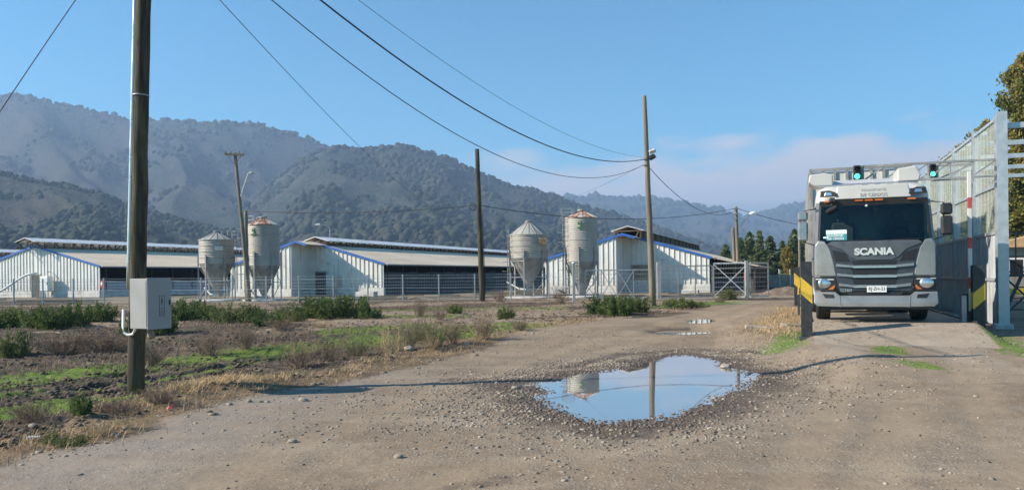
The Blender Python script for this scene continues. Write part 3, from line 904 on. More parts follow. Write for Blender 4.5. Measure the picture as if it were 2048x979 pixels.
# small low extension roof behind the right barn is hidden; utility cabinets at the gables
def cabinet(label, base, w, d, h, z0, mat, rz=-ANG, legs=True, name='utility_cabinet', cat='cabinet'):
    r = thing(name, label, cat, base, rz)
    b = MB(); b.bbox(-w / 2, w / 2, -d / 2, d / 2, z0, z0 + h, .015); b.build('body', mat, r)
    dd = MB(); dd.bbox(-w / 2 + .04, w / 2 - .04, -d / 2 - .02, -d / 2 - .002, z0 + .05, z0 + h - .05, .006); dr = dd.build('door', mat, r)
    hh = MB(); hh.box(w / 2 - .12, w / 2 - .08, -d / 2 - .045, -d / 2 - .02, z0 + h * .45, z0 + h * .58); hh.build('handle', M_BLACKP, dr)
    if legs and z0 > .1:
        for sx in (-1, 1):
            for sy in (-1, 1):
                l = MB(); l.box(sx * w * .42 - .025, sx * w * .42 + .025, sy * d * .38 - .025, sy * d * .38 + .025, 0, z0 - .001); l.build('leg', M_GALVD, r)
    return r
def barn_pt(c, x, y, z=0):
    p = c + E * x + Dv * y; p.z = gz(p.x, p.y) + z; return p
cabinet('white cabinet on legs before the gable of the leftmost full barn', barn_pt(c1, -w1 / 2 + 1.85, -.55), .9, .45, 1.25, .5, M_WHITE)
cabinet('grey cabinet on legs beside the dark door of the middle barn', barn_pt(c2, -w2 / 2 + 1.75, -.45), .8, .35, .95, .62, M_GREYB)
# wall lamps, downpipe, ducts
def wall_lamp(label, c, x, z, y=0):
    p = c + E * x + Dv * (y - .06); p.z = c.z + z
    r = thing('wall_lamp', label, 'lamp', p, -ANG)
    b = MB(); b.bar((0, 0, 0), (0, -.28, .10), .035); b.build('bracket', M_GALVD, r)
    b = MB(); b.lathe([(.03, .12), (.07, .08), (.10, .02), (.11, 0)], 14, 0, -.3); b.build('lamp_shade', M_GREYB, r, True)
wall_lamp('small wall lamp above the cabinet of the left barn', c1, -w1 / 2 + 1.75, 2.05)
wall_lamp('small wall lamp above the cabinet of the middle barn', c2, -w2 / 2 + 1.25, 2.35)
wall_lamp('small wall lamp on the recessed gable of the barn nearest the lorry', c3, -w3 / 2 + 2.4, 2.25)
o = MB(); q = [barn_pt(c1, -w1 / 2 - 2.5, -2.2, .1), barn_pt(c1, -w1 / 2 - 1.5, -1.6, .75), barn_pt(c1, -w1 / 2 - .6, -.9, 1.6), barn_pt(c1, -w1 / 2 - .2, -.6, 1.88), barn_pt(c1, -w1 / 2 + .7, -.45, 1.98)]
o.path(q, .09, 10); ob = o.build('ventilation_duct', M_WHITE, None, True); tag(ob, 'white bent duct rising from the ground to the door of the left barn', 'duct')
# slatted hatch on barn 3
r = thing('pallet_screen', 'brown slatted wooden screen on the gable of the barn nearest the lorry', 'screen', c3 + E * (-w3 / 2 + .75) + Dv * -.12 + Vector((0, 0, 1.0)), -ANG)
b = MB(); b.box(-.62, .62, 0, .03, .0, .05); b.box(-.62, .62, 0, .03, .85, .9); b.build('rail', M_GALVD, r)
b = MB()
for i in range(11): b.box(-.6 + i * .112, -.53 + i * .112, -.03, -.002, -.05, .95)
b.build('slats', simple('pale_timber', (.30, .22, .15), .8, var=.25), r)
for lab, c, x in (('red fire extinguisher cabinet on the corner of the left barn', c1, .35), ('red fire extinguisher cabinet by the corner of the barn nearest the lorry', c3, 2.4)):
    p = barn_pt(c, x, -.15, .75)
    r = thing('extinguisher_cabinet', lab, 'extinguisher', p, -ANG)
    b = MB(); b.bbox(-.14, .14, 0, .2, 0, .6, .01); b.build('box', M_RED, r)
    b = MB(); b.box(-.08, .08, -.012, -.002, .2, .46); b.build('plate', M_WHITE, r)
    b = MB(); b.box(-.03, .03, .03, .09, -.75 - .05, -.002); b.build('post', M_GALVD, r)
# concrete blocks by the corners
for lab, c, x, s in (('pale concrete block at the right foot of the middle barn', c2, -.9, 1.0), ('pale concrete block at the right foot of the barn nearest the lorry', c3, -1.2, .75)):
    p = barn_pt(c, x, -.9)
    b = MB(); b.bbox(-.75 * s, .75 * s, -.3, .3, -.05, .30 * s, .03); o = b.build('concrete_block', M_BASEW); o.location = p; o.rotation_euler.z = -ANG
    tag(o, lab, 'block')

# ------------------------------------------------------------------ silos
def silo(label, px, py_base, D, px_w, y_apex, y_eave, y_cyl, y_cone, rusty=False, ladder=1, sign=None, cap=True, platform=False, graffiti=False, rz=0):
    base = at(px, py_base, D); base.z = gz(base.x, base.y)
    zof = lambda y: (at(px, y, D).z - base.z)
    R = px_w / 2 * D / F
    r = thing('feed_silo', label, 'silo', base, rz, 'corrugated feed silos')
    za, ze, zc, zn = zof(y_apex), zof(y_eave), zof(y_cyl), zof(y_cone)
    prof = []; n = int((ze - zc) / .058)
    for i in range(n + 1):
        z = zc + (ze - zc) * i / n
        prof.append((R * (1 + .014 * (1 if i % 2 else -1)), z))
    b = MB(); b.lathe(prof, 56, cap=False)
    for z in np.linspace(zc, ze, 5)[1:-1]: b.lathe([(R * 1.012, z - .02), (R * 1.022, z), (R * 1.012, z + .02)], 56, cap=False)
    o = b.build('tank', M_SILO, r, False)
    b = MB(); rc = .15 * R if not rusty else .2 * R
    b.lathe([(R * 1.04, ze - .03), (R * 1.04, ze + .01), (rc, za - .06), (rc, za)], 32)
    for k in range(16):
        q = 2 * math.pi * k / 16
        b.bar((R * 1.03 * math.cos(q), R * 1.03 * math.sin(q), ze + .02), (rc * math.cos(q), rc * math.sin(q), za - .045), .03)
    rf = b.build('roof', M_SILORUST if rusty else M_SILO, r)
    b = MB(); b.lathe([(rc * 1.15, za - .02), (rc * 1.15, za + .05), (rc * .5, za + .09), (.02, za + .10)], 16); b.bar((rc * .3, 0, za + .05), (rc * 1.5, 0, za + .16), .04)
    b.build('cap', M_GALVD, rf)
    b = MB(); b.lathe([(R * .99, zc + .01), (R * .99, zc - .02), (.16, zn), (.13, zn - .1)], 40)
    for k in range(12):
        q = 2 * math.pi * (k + .3) / 12
        b.bar((R * .99 * math.cos(q), R * .99 * math.sin(q), zc - .02), (.16 * math.cos(q), .16 * math.sin(q), zn), .025)
    b.build('hopper', M_GALVD, r)  # steel grey; shade under the tank is put into its darker colour
    b = MB(); b.box(-.2, .2, -.2, .2, zn - .32, zn - .11); b.path([(0, 0, zn - .22), (-.6, .5, zn - .15), (-1.3, 1.4, zn + .25)], .06, 8); b.build('auger', M_GALVD, r)
    nl = 6
    for k in range(nl):
        q = 2 * math.pi * (k + .25) / nl; c_, s_ = math.cos(q), math.sin(q)
        b = MB(); M_ = Matrix.Rotation(q, 4, 'Z')
        b.box(R * 1.01, R * 1.01 + .07, -.035, .035, -.1, zc + (ze - zc) * .33, M_); b.box(R * 1.03, R * 1.03 + .10, -.09, .09, -.05, .04, M_)
        b.build('leg', M_GALVD, r)
    b = MB()
    for z in (zc * .52, zc * .92):
        for k in range(nl):
            q0 = 2 * math.pi * (k + .25) / nl; q1 = 2 * math.pi * (k + 1.25) / nl; RR = R * 1.04
            b.bar((RR * math.cos(q0), RR * math.sin(q0), z), (RR * math.cos(q1), RR * math.sin(q1), z), .04)
    for k in range(0, nl, 2):
        q0 = 2 * math.pi * (k + .25) / nl; q1 = 2 * math.pi * (k + 1.25) / nl; RR = R * 1.04
        b.bar((RR * math.cos(q0), RR * math.sin(q0), zc * .52), (RR * math.cos(q1), RR * math.sin(q1), zc * .92), .03)
        b.bar((RR * math.cos(q1), RR * math.sin(q1), .1), (RR * math.cos(q0), RR * math.sin(q0), zc * .52), .03)
    b.build('bracing', M_GALVD, r)
    # ladder
    q = math.radians(198 if ladder == 1 else 20)
    M_ = Matrix.Rotation(q, 4, 'Z'); b = MB(); x = R + .16
    for s in (-.16, .16): b.box(x - .015, x + .015, s - .015, s + .015, .5, ze + .35, M_)
    z = .6
    while z < ze + .3: b.box(x - .01, x + .01, -.15, .15, z, z + .02, M_); z += .28
    for z in np.arange(1.6, ze, .55):
        pts = [M_ @ Vector((x + .38 * math.sin(a), .26 * math.cos(a) * -1, z)) for a in np.linspace(0, math.pi, 7)]
        b.path(pts, .012, 4)
    b.build('ladder', M_GALVD, r)
    if platform:
        b = MB(); q = math.radians(platform); M_ = Matrix.Rotation(q, 4, 'Z')
        b.box(R * .55, R + .25, -.35, .35, ze + .02, ze + .06, M_)
        for x_ in (R * .55, R + .25):
            for y_ in (-.35, .35): b.box(x_ - .015, x_ + .015, y_ - .015, y_ + .015, ze + .06, ze + .6, M_)
        for z in (.35, .58):
            b.box(R * .55, R + .25, .34, .36, ze + z, ze + z + .025, M_); b.box(R * .55, R + .25, -.36, -.34, ze + z, ze + z + .025, M_); b.box(R + .24, R + .26, -.33, .33, ze + z + .003, ze + z + .022, M_)
        b.build('platform', M_GALV, r)
    if sign:
        q0, z0_, z1_, hw, mat = sign
        vs = []; fs = []
        for i in range(7):
            a = math.radians(q0) + (i / 6 - .5) * 2 * hw / R
            for z in (z0_, z1_): vs.append((R * 1.03 * math.cos(a), R * 1.03 * math.sin(a), z))
        for i in range(7):
            a = math.radians(q0) + (i / 6 - .5) * 2 * hw / R
            for z in (z0_, z1_): vs.append((R * 1.045 * math.cos(a), R * 1.045 * math.sin(a), z))
        for i in range(6): fs += [(i * 2, i * 2 + 1, i * 2 + 3, i * 2 + 2), (14 + i * 2, 14 + i * 2 + 2, 14 + i * 2 + 3, 14 + i * 2 + 1)]
        fs += [(i * 2 + 1, 14 + i * 2 + 1, 14 + i * 2 + 3, i * 2 + 3) for i in range(6)] + [(i * 2, i * 2 + 2, 14 + i * 2 + 2, 14 + i * 2) for i in range(6)]
        b = MB(); b.add(vs, fs); b.build('sign', mat, r)
    if graffiti:
        b = MB(); a0 = math.radians(-100 + (-8 if graffiti == 2 else 0))
        pts = []
        for i in range(46):
            t_ = i / 45 * 9.4
            a = a0 + .10 * math.sin(t_ * 1.7) + .05 * math.cos(t_ * 3.1); z = ze - .42 + .19 * math.cos(t_) - .03 * t_ / 3
            pts.append((R * 1.026 * math.cos(a), R * 1.026 * math.sin(a), z))
        b.path(pts, .022, 4); b.build('painted_mark', simple('green_spray', (.06, .22, .07), .6), r)
    p = at(px, py_base, D); pz = gz(p.x, p.y)
    b = MB(); b.lathe([(R * 1.35, -.25), (R * 1.35, .03), (R * 1.30, .06)], 32); b.build('concrete_pad', M_BASEW, r)
    return r

M_SIGNW = simple('white_sign', (.62, .61, .56), .6, var=.1)
def sign_material():
    t = NT('faded_sign')
    n = t.noise(3.5, 2, .5, sc=(1, 1, 3))
    c = t.mix(t.rng(n, .45, .5), (.66, .62, .52), (.50, .26, .08))
    t.set(c, .6); return t.m
silo('short silo with a pale plate near its top and a long hopper', 434, 590, 48.5, 66, 463, 480, 527, 583, ladder=2, sign=(-62, 3.05, 3.30, .24, M_SIGNW), platform=50)
silo('tall rusty roofed silo beside the leaning pole with a crossarm', 528, 592, 48.5, 63, 435, 450, 531, 588, rusty=True, graffiti=2, platform=140)
silo('wide squat silo with an orange and white sign and a high clean cone roof', 1058, 591, 47.5, 74, 443, 470, 516, 572, ladder=1, sign=(-45, 3.18, 3.55, .32, sign_material()))
silo('tall rusty roofed silo with a green mark beside the wide squat silo', 1164, 592, 47.0, 64, 421, 436, 523, 588, rusty=True, graffiti=1, platform=170)
silo('unseen corrugated silo added beyond the left edge to shade the leftmost barn', -75, 602, 52.0, 66, 445, 462, 531, 588, rusty=True)  # out of view, added for its slanting shadow on the left gable
# ------------------------------------------------------------------ perimeter fence and gates
def welded_mesh(b, p0, p1, h0, h1, nh=9, pitch=.12, rw=.011, rv=.004):
    p0 = Vector(p0); p1 = Vector(p1); L = (p1 - p0).length; t = (p1 - p0) / L
    for k in range(nh):
        z = h0 + (h1 - h0) * k / (nh - 1)
        b.bar(p0 + Vector((0, 0, z)), p1 + Vector((0, 0, z)), rw)
        if k in (1, nh // 2, nh - 2):
            b.bar(p0 + Vector((0, 0, z + .035)), p1 + Vector((0, 0, z + .035)), rw)
    n = int(L / pitch)
    for i in range(1, n):
        q = p0 + t * (L * i / n)
        b.bar(q + Vector((0, 0, h0)), q + Vector((0, 0, h1)), rv)

fence = thing('mesh_fence', 'long grey welded mesh fence on thin posts along the edge of the weedy field', 'fence', (0, 0, 0))
FP = [(-60, 613), (-15, 611), (28, 610), (86, 608.5), (147, 607.5), (208, 607), (270, 606.6), (338, 606.3), (402, 606), (465, 605.8), (533, 605.6), (598, 605.3), (667, 605), (736, 604.6), (806, 604), (878, 603.3), (950, 602.6), (1022, 602), (1098, 601)]
fpts = [on_ground(*p) for p in FP]
HF = 1.46
M_FPOST = simple('fence_post_zinc', (.36, .37, .37), .45, .3, var=.1)
for p in fpts:
    b = MB(); b.bbox(p.x - .035, p.x + .035, p.y - .035, p.y + .035, p.z - .1, p.z + HF, .006); b.build('post', M_FPOST, fence)
b = MB()
for a, c in zip(fpts[:-1], fpts[1:]): welded_mesh(b, a, c, .06, HF - .05)
c_end = on_ground(1148, 603)
welded_mesh(b, fpts[-1], c_end, .06, HF - .05)
b.build('wire_mesh', M_GALV, fence)
for k, (p, h, lab) in enumerate(((c_end, 1.95, 'tall pale gate post between the silos and the left gate'),)):
    b = MB(); b.bbox(p.x - .07, p.x + .07, p.y - .07, p.y + .07, p.z - .1, p.z + h, .01); b.lathe([(.10, p.z + h), (.06, p.z + h + .05)], 4, p.x, p.y)
    o = b.build('gate_post', M_FPOST); tag(o, lab, 'post')

def frame_gate(label, p0, p1, h, bays, cross=(), lean=0, posts=()):
    p0 = Vector(p0); p1 = Vector(p1)
    r = thing('sliding_gate', label, 'gate', p0)
    q0 = Vector((0, 0, 0)); q1 = p1 - p0; t = q1.normalized()
    b = MB(); zz = Vector((0, 0, 1))
    b.bar(q0 + zz * .10, q1 + zz * .10, .06); b.bar(q0 + zz * h, q1 + zz * h, .055)
    for k in range(bays + 1):
        q = q0.lerp(q1, k / bays); b.bar(q + zz * .131, q + zz * (h - .029), .05)
    for k in cross:
        a = q0.lerp(q1, k / bays); c = q0.lerp(q1, (k + 1) / bays)
        b.bar(a + zz * .13, c + zz * (h - .05), .04); b.bar(a + zz * (h - .05) + t * .01, c + zz * .13, .038)
    b.build('frame', M_GALV, r)
    m = MB(); welded_mesh(m, q0, q1, .15, h - .05, 8); m.build('wire_mesh', M_GALV, r)
    return r
frame_gate('left sliding gate with thin upright bars in front of the tall silo', on_ground(1171, 599), on_ground(1300, 598), 1.55, 4, (1, 2))
frame_gate('middle mesh gate leaf before the shaded gable of the barn nearest the lorry', on_ground(1322, 598), on_ground(1425, 596.5), 1.72, 3)
frame_gate('right sliding gate with a big diagonal cross of bars beside the dirt road', on_ground(1428, 597), on_ground(1497, 597.5), 1.85, 1, (0,))
frame_gate('open end frame of the gate track standing clear at the far right of the fence', on_ground(1501, 596.5), on_ground(1537, 594.5), 1.85, 1)
for px, py, h, lab in ((1318, 599, 1.95, 'pale square gate post just right of the pole with floodlights'), (1495, 598.5, 1.95, 'pale square gate post at the right side of the crossed gate')):
    p = on_ground(px, py); p.y += .12
    b = MB(); b.bbox(p.x - .08, p.x + .08, p.y - .08, p.y + .08, p.z - .1, p.z + h, .01); o = b.build('gate_post', M_FPOST); tag(o, lab, 'post')
p = on_ground(1325, 600); q = on_ground(1545, 597)
b = MB(); b.bar(p + Vector((-3, .25, .03)), q + Vector((0, .25, .0)), .35, .12); o = b.build('gate_track', simple('pale_concrete', (.42, .38, .32), .9, var=.15, bump=.3)); tag(o, 'low pale concrete strip under the sliding gates', 'gate track')

# back fence and earth pile behind the gate
p = at(1536, 590, 70); q = at(1620, 590, 76); p.z = q.z = .45
r = thing('block_wall', 'low grey wall before the conifers beyond the gates', 'wall', p)
b = MB(); d = q - p; b.bar(Vector((0, 0, .55)), d + Vector((0, 0, .55)), .15, 1.1); b.build('panel', simple('grey_blocks', (.26, .24, .21), .9, var=.2, scale=1), r)
for k in range(5):
    b = MB(); c = d * (k / 4); b.box(c.x - .06, c.x + .06, c.y - .18, c.y - .08, 0, 1.6); b.build('post', M_BASEW, r)

# ------------------------------------------------------------------ poles
def pole(name, label, base, top, r0, r1, mat=M_POLE, cat='pole', group=None):
    base = Vector(base); top = Vector(top)
    r = thing(name, label, cat, base, 0, group)
    d = top - base; n = 14; pts = []; rs = []
    for i in range(n + 1):
        t_ = i / n; j = .012 * min(1, i) * (1 if i < n else 0)
        pts.append(d * t_ + Vector((random.uniform(-j, j), random.uniform(-j, j), 0))); rs.append(r0 + (r1 - r0) * t_)
    pts[0] = Vector((0, 0, -.3))
    b = MB(); b.path(pts, rs, 20); b.build('shaft', mat, r, True)
    return r
def shift(base, top):            # helper: vector along the pole
    base = Vector(base); top = Vector(top)
    return lambda t_: base.lerp(top, t_) - base
GP = 'wooden utility poles of the farm'

# A: the near pole with the conduit and the meter box
pA = on_ground(271, 786); PA_TOP = at(291, -175, pA.y)
poleA = pole('utility_pole', 'thick dark wooden pole in the left foreground with a steel conduit', pA, PA_TOP, .130, .106, M_POLEB)
al = shift(pA, PA_TOP)
LA = (PA_TOP - pA).length
b = MB()
cpts = [al(t_) + Vector((-.135 + .022 * t_, -.045, 0)) for t_ in np.linspace(.22, .985, 14)]
b.path(cpts, .030, 12); b.build('conduit', simple('bright_conduit', (.62, .62, .60), .32, .6, var=.08), poleA, True)
for t_ in (.62,):
    b = MB(); c = al(t_); b.lathe([(.124, c.z - .012), (.129, c.z), (.124, c.z + .012)], 24, c.x - .012, c.y); b.build('strap', M_GALVD, poleA)
# crossarm at the top (out of the frame) that carries the lines
xa = al(.975)
b = MB(); b.bbox(xa.x - .35, xa.x + 1.75, xa.y - .17, xa.y - .07 - .001 + .0, xa.z - .06, xa.z + .06, .01); b.build('crossarm', M_POLEB, poleA)
ATT = [pA + xa + Vector((dx, -.12, .16)) for dx in (-.05, .45, 1.1, 1.6)]
for a_ in ATT:
    b = MB(); q = a_ - pA; b.lathe([(.02, q.z - .1), (.045, q.z - .07), (.03, q.z - .03), (.045, q.z), (.02, q.z + .03)], 12, q.x, q.y); b.build('insulator', M_WHITE, poleA, True)
# drop bend of white conduit
b = MB(); z0 = pA.z
zb = at(285, 655, pA.y).z - pA.z
b.path([(-.125, -.10, zb + .3), (-.125, -.12, zb + .02), (-.10, -.14, zb - .06), (-.04, -.16, zb - .10), (.04, -.16, zb - .09), (.075, -.15, zb - .03), (.08, -.14, zb + .06)], .021, 10)
b.build('cable_bend', M_WHITE, poleA, True)
# meter box
BOXC = at(301, 606, pA.y - .36)
boxr = thing('meter_box', 'grey steel electrical box fixed on the thick pole in the left foreground', 'electrical box', BOXC, math.radians(66))
hz = (655 - 556) / 2 / F * BOXC.y
M_BOX = simple('box_steel', (.29, .285, .28), .6, .0, var=.06, scale=4, dirt=(.30, .28, .26), dirt_amt=.3)
b = MB(); b.bbox(-.21, .21, -.172, .20, -hz, hz, .008); b.build('casing', M_BOX, boxr)
b = MB(); b.bbox(-.225, .225, -.193, -.172, -hz - .01, hz + .01, .005); dr = b.build('door', M_BOX, boxr)
b = MB(); b.box(-.216, -.211, -.15, -.145, -hz + .03, hz - .03); b.build('side_seam', M_GALV, boxr)
b = MB()
for x0, x1, z0_, z1_ in ((-.01, .09, -.20, .12),):
    w_ = .006; b.box(x0, x1, -0.1960, -0.1940, z1_ - w_, z1_); b.box(x0, x1, -0.1960, -0.1940, z0_, z0_ + w_); b.box(x0, x0 + w_, -0.1960, -0.1940, z0_ + w_, z1_ - w_); b.box(x1 - w_, x1, -0.1960, -0.1940, z0_ + w_, z1_ - w_)
    b.box(x0 + w_, x1 - w_, -0.1960, -0.1940, -.085, -.078)
b.prism([(.04, .10), (.060, .01), (.046, .03), (.042, -.05), (.030, .03), (.022, .01)], -0.1961, -0.1942)
for k in range(3): b.box(.012, .068, -0.1960, -0.1940, -.12 - k * .025, -.112 - k * .025)
b.build('warning_sticker', M_BLACKP, dr)
b = MB(); b.bbox(.175, .195, -.21, -.193, -.03, .05, .004); b.build('lock', M_BLACKP, dr)
b = MB(); b.path([(.03, .03, -hz), (.04, .05, -hz - .12), (.05, .06, -hz - .17)], [.045, .05, .035], 10); b.path([(-.02, -.05, -hz), (-.005, -.06, -hz - .08), (.012, -.06, -hz - .15), (.02, -.06, -hz - .10)], [.02, .022, .015, .01], 8)
b.build('conduit_boot', simple('dusty_rubber', (.30, .22, .18), .8), boxr, True)

def crossarm(p, along, w, h, mat=M_POLE):
    return MB().bar(p - along * (w / 2), p + along * (w / 2), h)

# B: leaning pole with a crossarm and street lamp, and the stub it leans on
pB = on_ground(499, 603.5); tB = at(470, 305, pB.y + .3)
poleB = pole('utility_pole', 'slim leaning wooden pole with a crossarm between the two left silos', pB, tB, .13, .08, group=None)
aB = shift(pB, tB); top = aB(.985)
b = MB(); b.bar(top + Vector((-.55, -.12, .02)), top + Vector((.55, -.12, -.03)), .09, .11); b.bar(top + Vector((-.42, -.12, -.02)), top + Vector((-.02, -.1, -.55)), .03); b.bar(top + Vector((.42, -.12, -.04)), top + Vector((.02, -.1, -.55)), .03)
b.build('crossarm', M_POLE, poleB)
for dx in (-.5, -.2, .3):
    b = MB(); q = top + Vector((dx, -.12, .07)); b.lathe([(.02, q.z), (.045, q.z + .03), (.03, q.z + .09), (.01, q.z + .12)], 10, q.x, q.y); b.build('insulator', M_BROWNWOOD, poleB)
L0 = at(481, 392, pB.y) - pB; L1 = at(496, 347, pB.y) - pB
b = MB(); b.path([L0, L1, L1 + Vector((.18, 0, .02))], .022, 8); b.build('lamp_arm', M_GALV, poleB)
b = MB(); b.path([L1 + Vector((.05, 0, .03)), L1 + Vector((.2, 0, .05)), L1 + Vector((.36, 0, .02))], [.03, .07, .03], 8); b.build('lamp_head', M_GREYB, poleB, True)
pB2 = on_ground(497, 602); pB2.x -= .1; tB2 = at(488, 420, pB2.y)
pole('wooden_stub', 'short wooden stub pole propping the leaning pole between the left silos', pB2 + Vector((-.08, .3, 0)), tB2 + Vector((.0, .3, 0)), .13, .10, cat='pole')

# D: bare pole before the middle barn's side
pD = on_ground(965, 602.5); tD = at(954, 298, pD.y)
poleD = pole('utility_pole', 'plain dark wooden pole standing before the long dark side of the middle barn', pD, tD, .155, .11, M_POLEB)
aD = shift(pD, tD)
b = MB(); c = at(946, 412, pD.y) - pD
b.path([c + Vector((.17 * math.cos(a), -.02, .17 * math.sin(a) - .05)) for a in np.linspace(0, 6.1, 14)], .022, 6); b.build('cable_coil', M_WIRE, poleD, True)
b = MB(); b.path([aD(.58) + Vector((.16, -.05, 0)), aD(.4) + Vector((.17, -.05, 0)), aD(.2) + Vector((.17, -.05, 0)), aD(.05) + Vector((.17, -.05, 0))], .015, 6); b.build('down_cable', M_WIRE, poleD)

# E: tall pole with floodlights
pE = on_ground(1306, 611); tE = at(1288.5, 192, pE.y)
poleE = pole('utility_pole', 'tall brown wooden pole with two floodlights behind the green weeds', pE, tE, .150, .090, M_POLE)
for (x_, y_, fl) in ((1297, 304, 1), (1297, 317, -1)):
    c = at(x_, y_, pE.y) - pE
    f = MB(); M_ = Matrix.Translation(c + Vector((.04, -.1, 0))) @ Matrix.Rotation(math.radians(-18 if fl > 0 else -30), 4, 'Y') @ Matrix.Rotation(math.radians(25), 4, 'X')
    f.bbox(-.04, .24, -.14, .10, -.07, .07, .01, M_); f.build('floodlight', M_GREYB if fl > 0 else M_BLACKP, poleE)
    f = MB(); f.bar(c + Vector((-.12, 0, 0)), c + Vector((.06, -.04, 0)), .03); f.build('bracket', M_GALVD, poleE)
for y_ in (318, 330):
    c = at(1290.5, y_, pE.y) - pE
    f = MB(); f.lathe([(.13, c.z - .03), (.135, c.z + .03)], 14, c.x + .01, c.y); f.build('strap', M_GALVD, poleE)

# F + stub near the conifers
pF = at(1478, 580, 56); pF.z = gz(pF.x, pF.y); tF = at(1472, 413, 56)
poleF = pole('utility_pole', 'grey wooden pole with a street lamp on a slanting arm above the right barn roof', pF, tF, .14, .10)
L0 = at(1480, 452, 56) - pF; L1 = at(1501, 427, 56) - pF
b = MB(); b.path([L0, L1], .028, 8); b.build('lamp_arm', M_GALV, poleF)
b = MB(); b.path([L1 + Vector((-.08, 0, -.01)), L1 + Vector((.12, 0, .03)), L1 + Vector((.36, 0, .03)), L1 + Vector((.48, 0, -.02))], [.05, .12, .14, .05], 12); b.build('lamp_head', M_WHITE, poleF, True)
b = MB()
for y_ in (418, 428, 438):
    c = at(1469, y_, 56) - pF; b.bar(c + Vector((-.16, -.12, 0)), c + Vector((.25, -.12, 0)), .05)
b.build('rack', M_GALVD, poleF)
pF2 = at(1471, 580, 55.4); pF2.z = gz(pF2.x, pF2.y)
pole('wooden_stub', 'short wooden stub pole beside the street lamp pole above the right barn roof', pF2, at(1466, 455, 55.4), .13, .11)
# G beside the trailer
pG = at(1601, 590, 62); pG.z = gz(pG.x, pG.y)
poleG = pole('utility_pole', 'thin distant wooden pole just left of the lorry trailer', pG, at(1598, 432, 62), .12, .09)
# small lamp post behind the middle barn
pH = at(660, 560, 95); pH.z = .45
pH_t = at(660, 458, 95)
poleH = pole('lamp_post', 'small distant lamp post rising behind the middle barn roof', pH, pH_t, .07, .06, M_GALVD, 'street lamp')
b = MB(); q = pH_t - pH; q2 = at(636, 449, 95) - pH; b.path([q, q + Vector((-.4, 0, .5)), q2], .04, 6); b.build('lamp_arm', M_GALV, poleH)
b = MB(); b.path([q2 + Vector((.2, 0, .02)), q2 + Vector((-.4, 0, 0))], [.1, .06], 8); b.build('lamp_head', M_WHITE, poleH)

# ------------------------------------------------------------------ overhead lines
def wire(label, P0, P1, mid, r=.009, group=None, n=40):
    P0 = Vector(P0); P1 = Vector(P1); best = None
    for sag in np.linspace(-.5, 6, 131):
        t_ = np.linspace(0, 1, 121)
        X = P0.x + (P1.x - P0.x) * t_; Y = P0.y + (P1.y - P0.y) * t_; Z = P0.z + (P1.z - P0.z) * t_ - sag * 4 * t_ * (1 - t_)
        u, v = proj(X, Y, Z)
        d = np.hypot(u - mid[0], v - mid[1]).min()
        if best is None or d < best[0]: best = (d, sag)
    sag = best[1]
    pts = [Vector((P0.x + (P1.x - P0.x) * t_, P0.y + (P1.y - P0.y) * t_, P0.z + (P1.z - P0.z) * t_ - sag * 4 * t_ * (1 - t_))) - P0 for t_ in np.linspace(0, 1, n)]
    b = MB(); b.path(pts, r, 6); o = b.build('overhead_cable', M_WIRE, None, True); o.location = P0
    return tag(o, label, 'cable', group)
eTop = at(1290, 318, pE.y); eLow = at(1290, 328, pE.y)
eW = at(870, 413, 41); 
wire('thin line dropping steeply from the upper left down toward the middle barn roof', ATT[0], at(868, 416, 60), (620, 195), .008)
wire('middle cable sagging lowest before rising to the pole with floodlights', ATT[1], eLow, (1000, 314), .010)
wire('thickest dark cable sagging down to the pole with floodlights', ATT[2], eTop, (960, 222), .017)
wire('faint uppermost line running down to the pole with floodlights', ATT[3], at(1290, 315, pE.y), (1000, 199), .005)
wire('faint line from the pole with floodlights down toward the hillside left of it', eLow, at(1147, 394, 75), (1230, 358), .007)
wB = at(481, 421, pB.y); wD = at(957, 410, pD.y); wF = at(1473, 416, 56)
wire('cable slung from the leaning crossarm pole to the plain dark pole', wB, wD, (740, 424), .018)
wire('cable slung from the plain dark pole across the silos to the street lamp pole', wD, wF, (1240, 437), .019)
wire('cable curving down from the pole with floodlights to the street lamp pole', at(1291, 326, pE.y), at(1471, 421, 56), (1365, 399), .015)
wire('short cable from the street lamp pole to the thin pole by the trailer', wF, at(1599, 449, 62), (1530, 434), .020)
wire('faint cable from the leaning crossarm pole toward the left barns', wB, at(385, 449, 60), (430, 434), .010)
wire('taut stay line slanting down from the upper left corner', ATT[0], at(-120, 405, 9.5), (70, 120), .0065)
wire('cable running right from the thin pole behind the trailer', at(1599, 449, 62), at(1720, 440, 66), (1660, 452), .018)
# ------------------------------------------------------------------ weighbridge, screens and barriers
DECKZ = 0.63
def T2P(e, d, z=0.0): x, y = T2W(e, d); return Vector((x, y, z))
M_DECK = simple('deck_concrete', (.30, .245, .19), .9, var=.15, scale=1.5, dirt=(.20, .16, .12), dirt_amt=.5, bump=.4)
M_STEELD = simple('dark_painted_steel', (.045, .052, .058), .5, .2, var=.2, dirt=(.13, .11, .09), dirt_amt=.4)
r = thing('weighbridge', 'raised concrete vehicle scale deck with steel edges under the lorry', 'weighbridge', T2P(0, 0, 0), -ANG)
b = MB(); b.bbox(-1.32, 2.0, .22, 21, .30, DECKZ, .02); b.build('deck', M_DECK, r)
for x0, x1 in ((-1.40, -1.325), (2.005, 2.08)):
    b = MB(); b.box(x0, x1, .25, 21, .22, DECKZ + .03); b.build('edge_beam', M_STEELD, r)
b = MB()
for y in np.arange(.6, 21, 2.5): b.box(-1.2, 1.9, y, y + .3, .1, .299)
b.build('footings', M_BASEW, r)

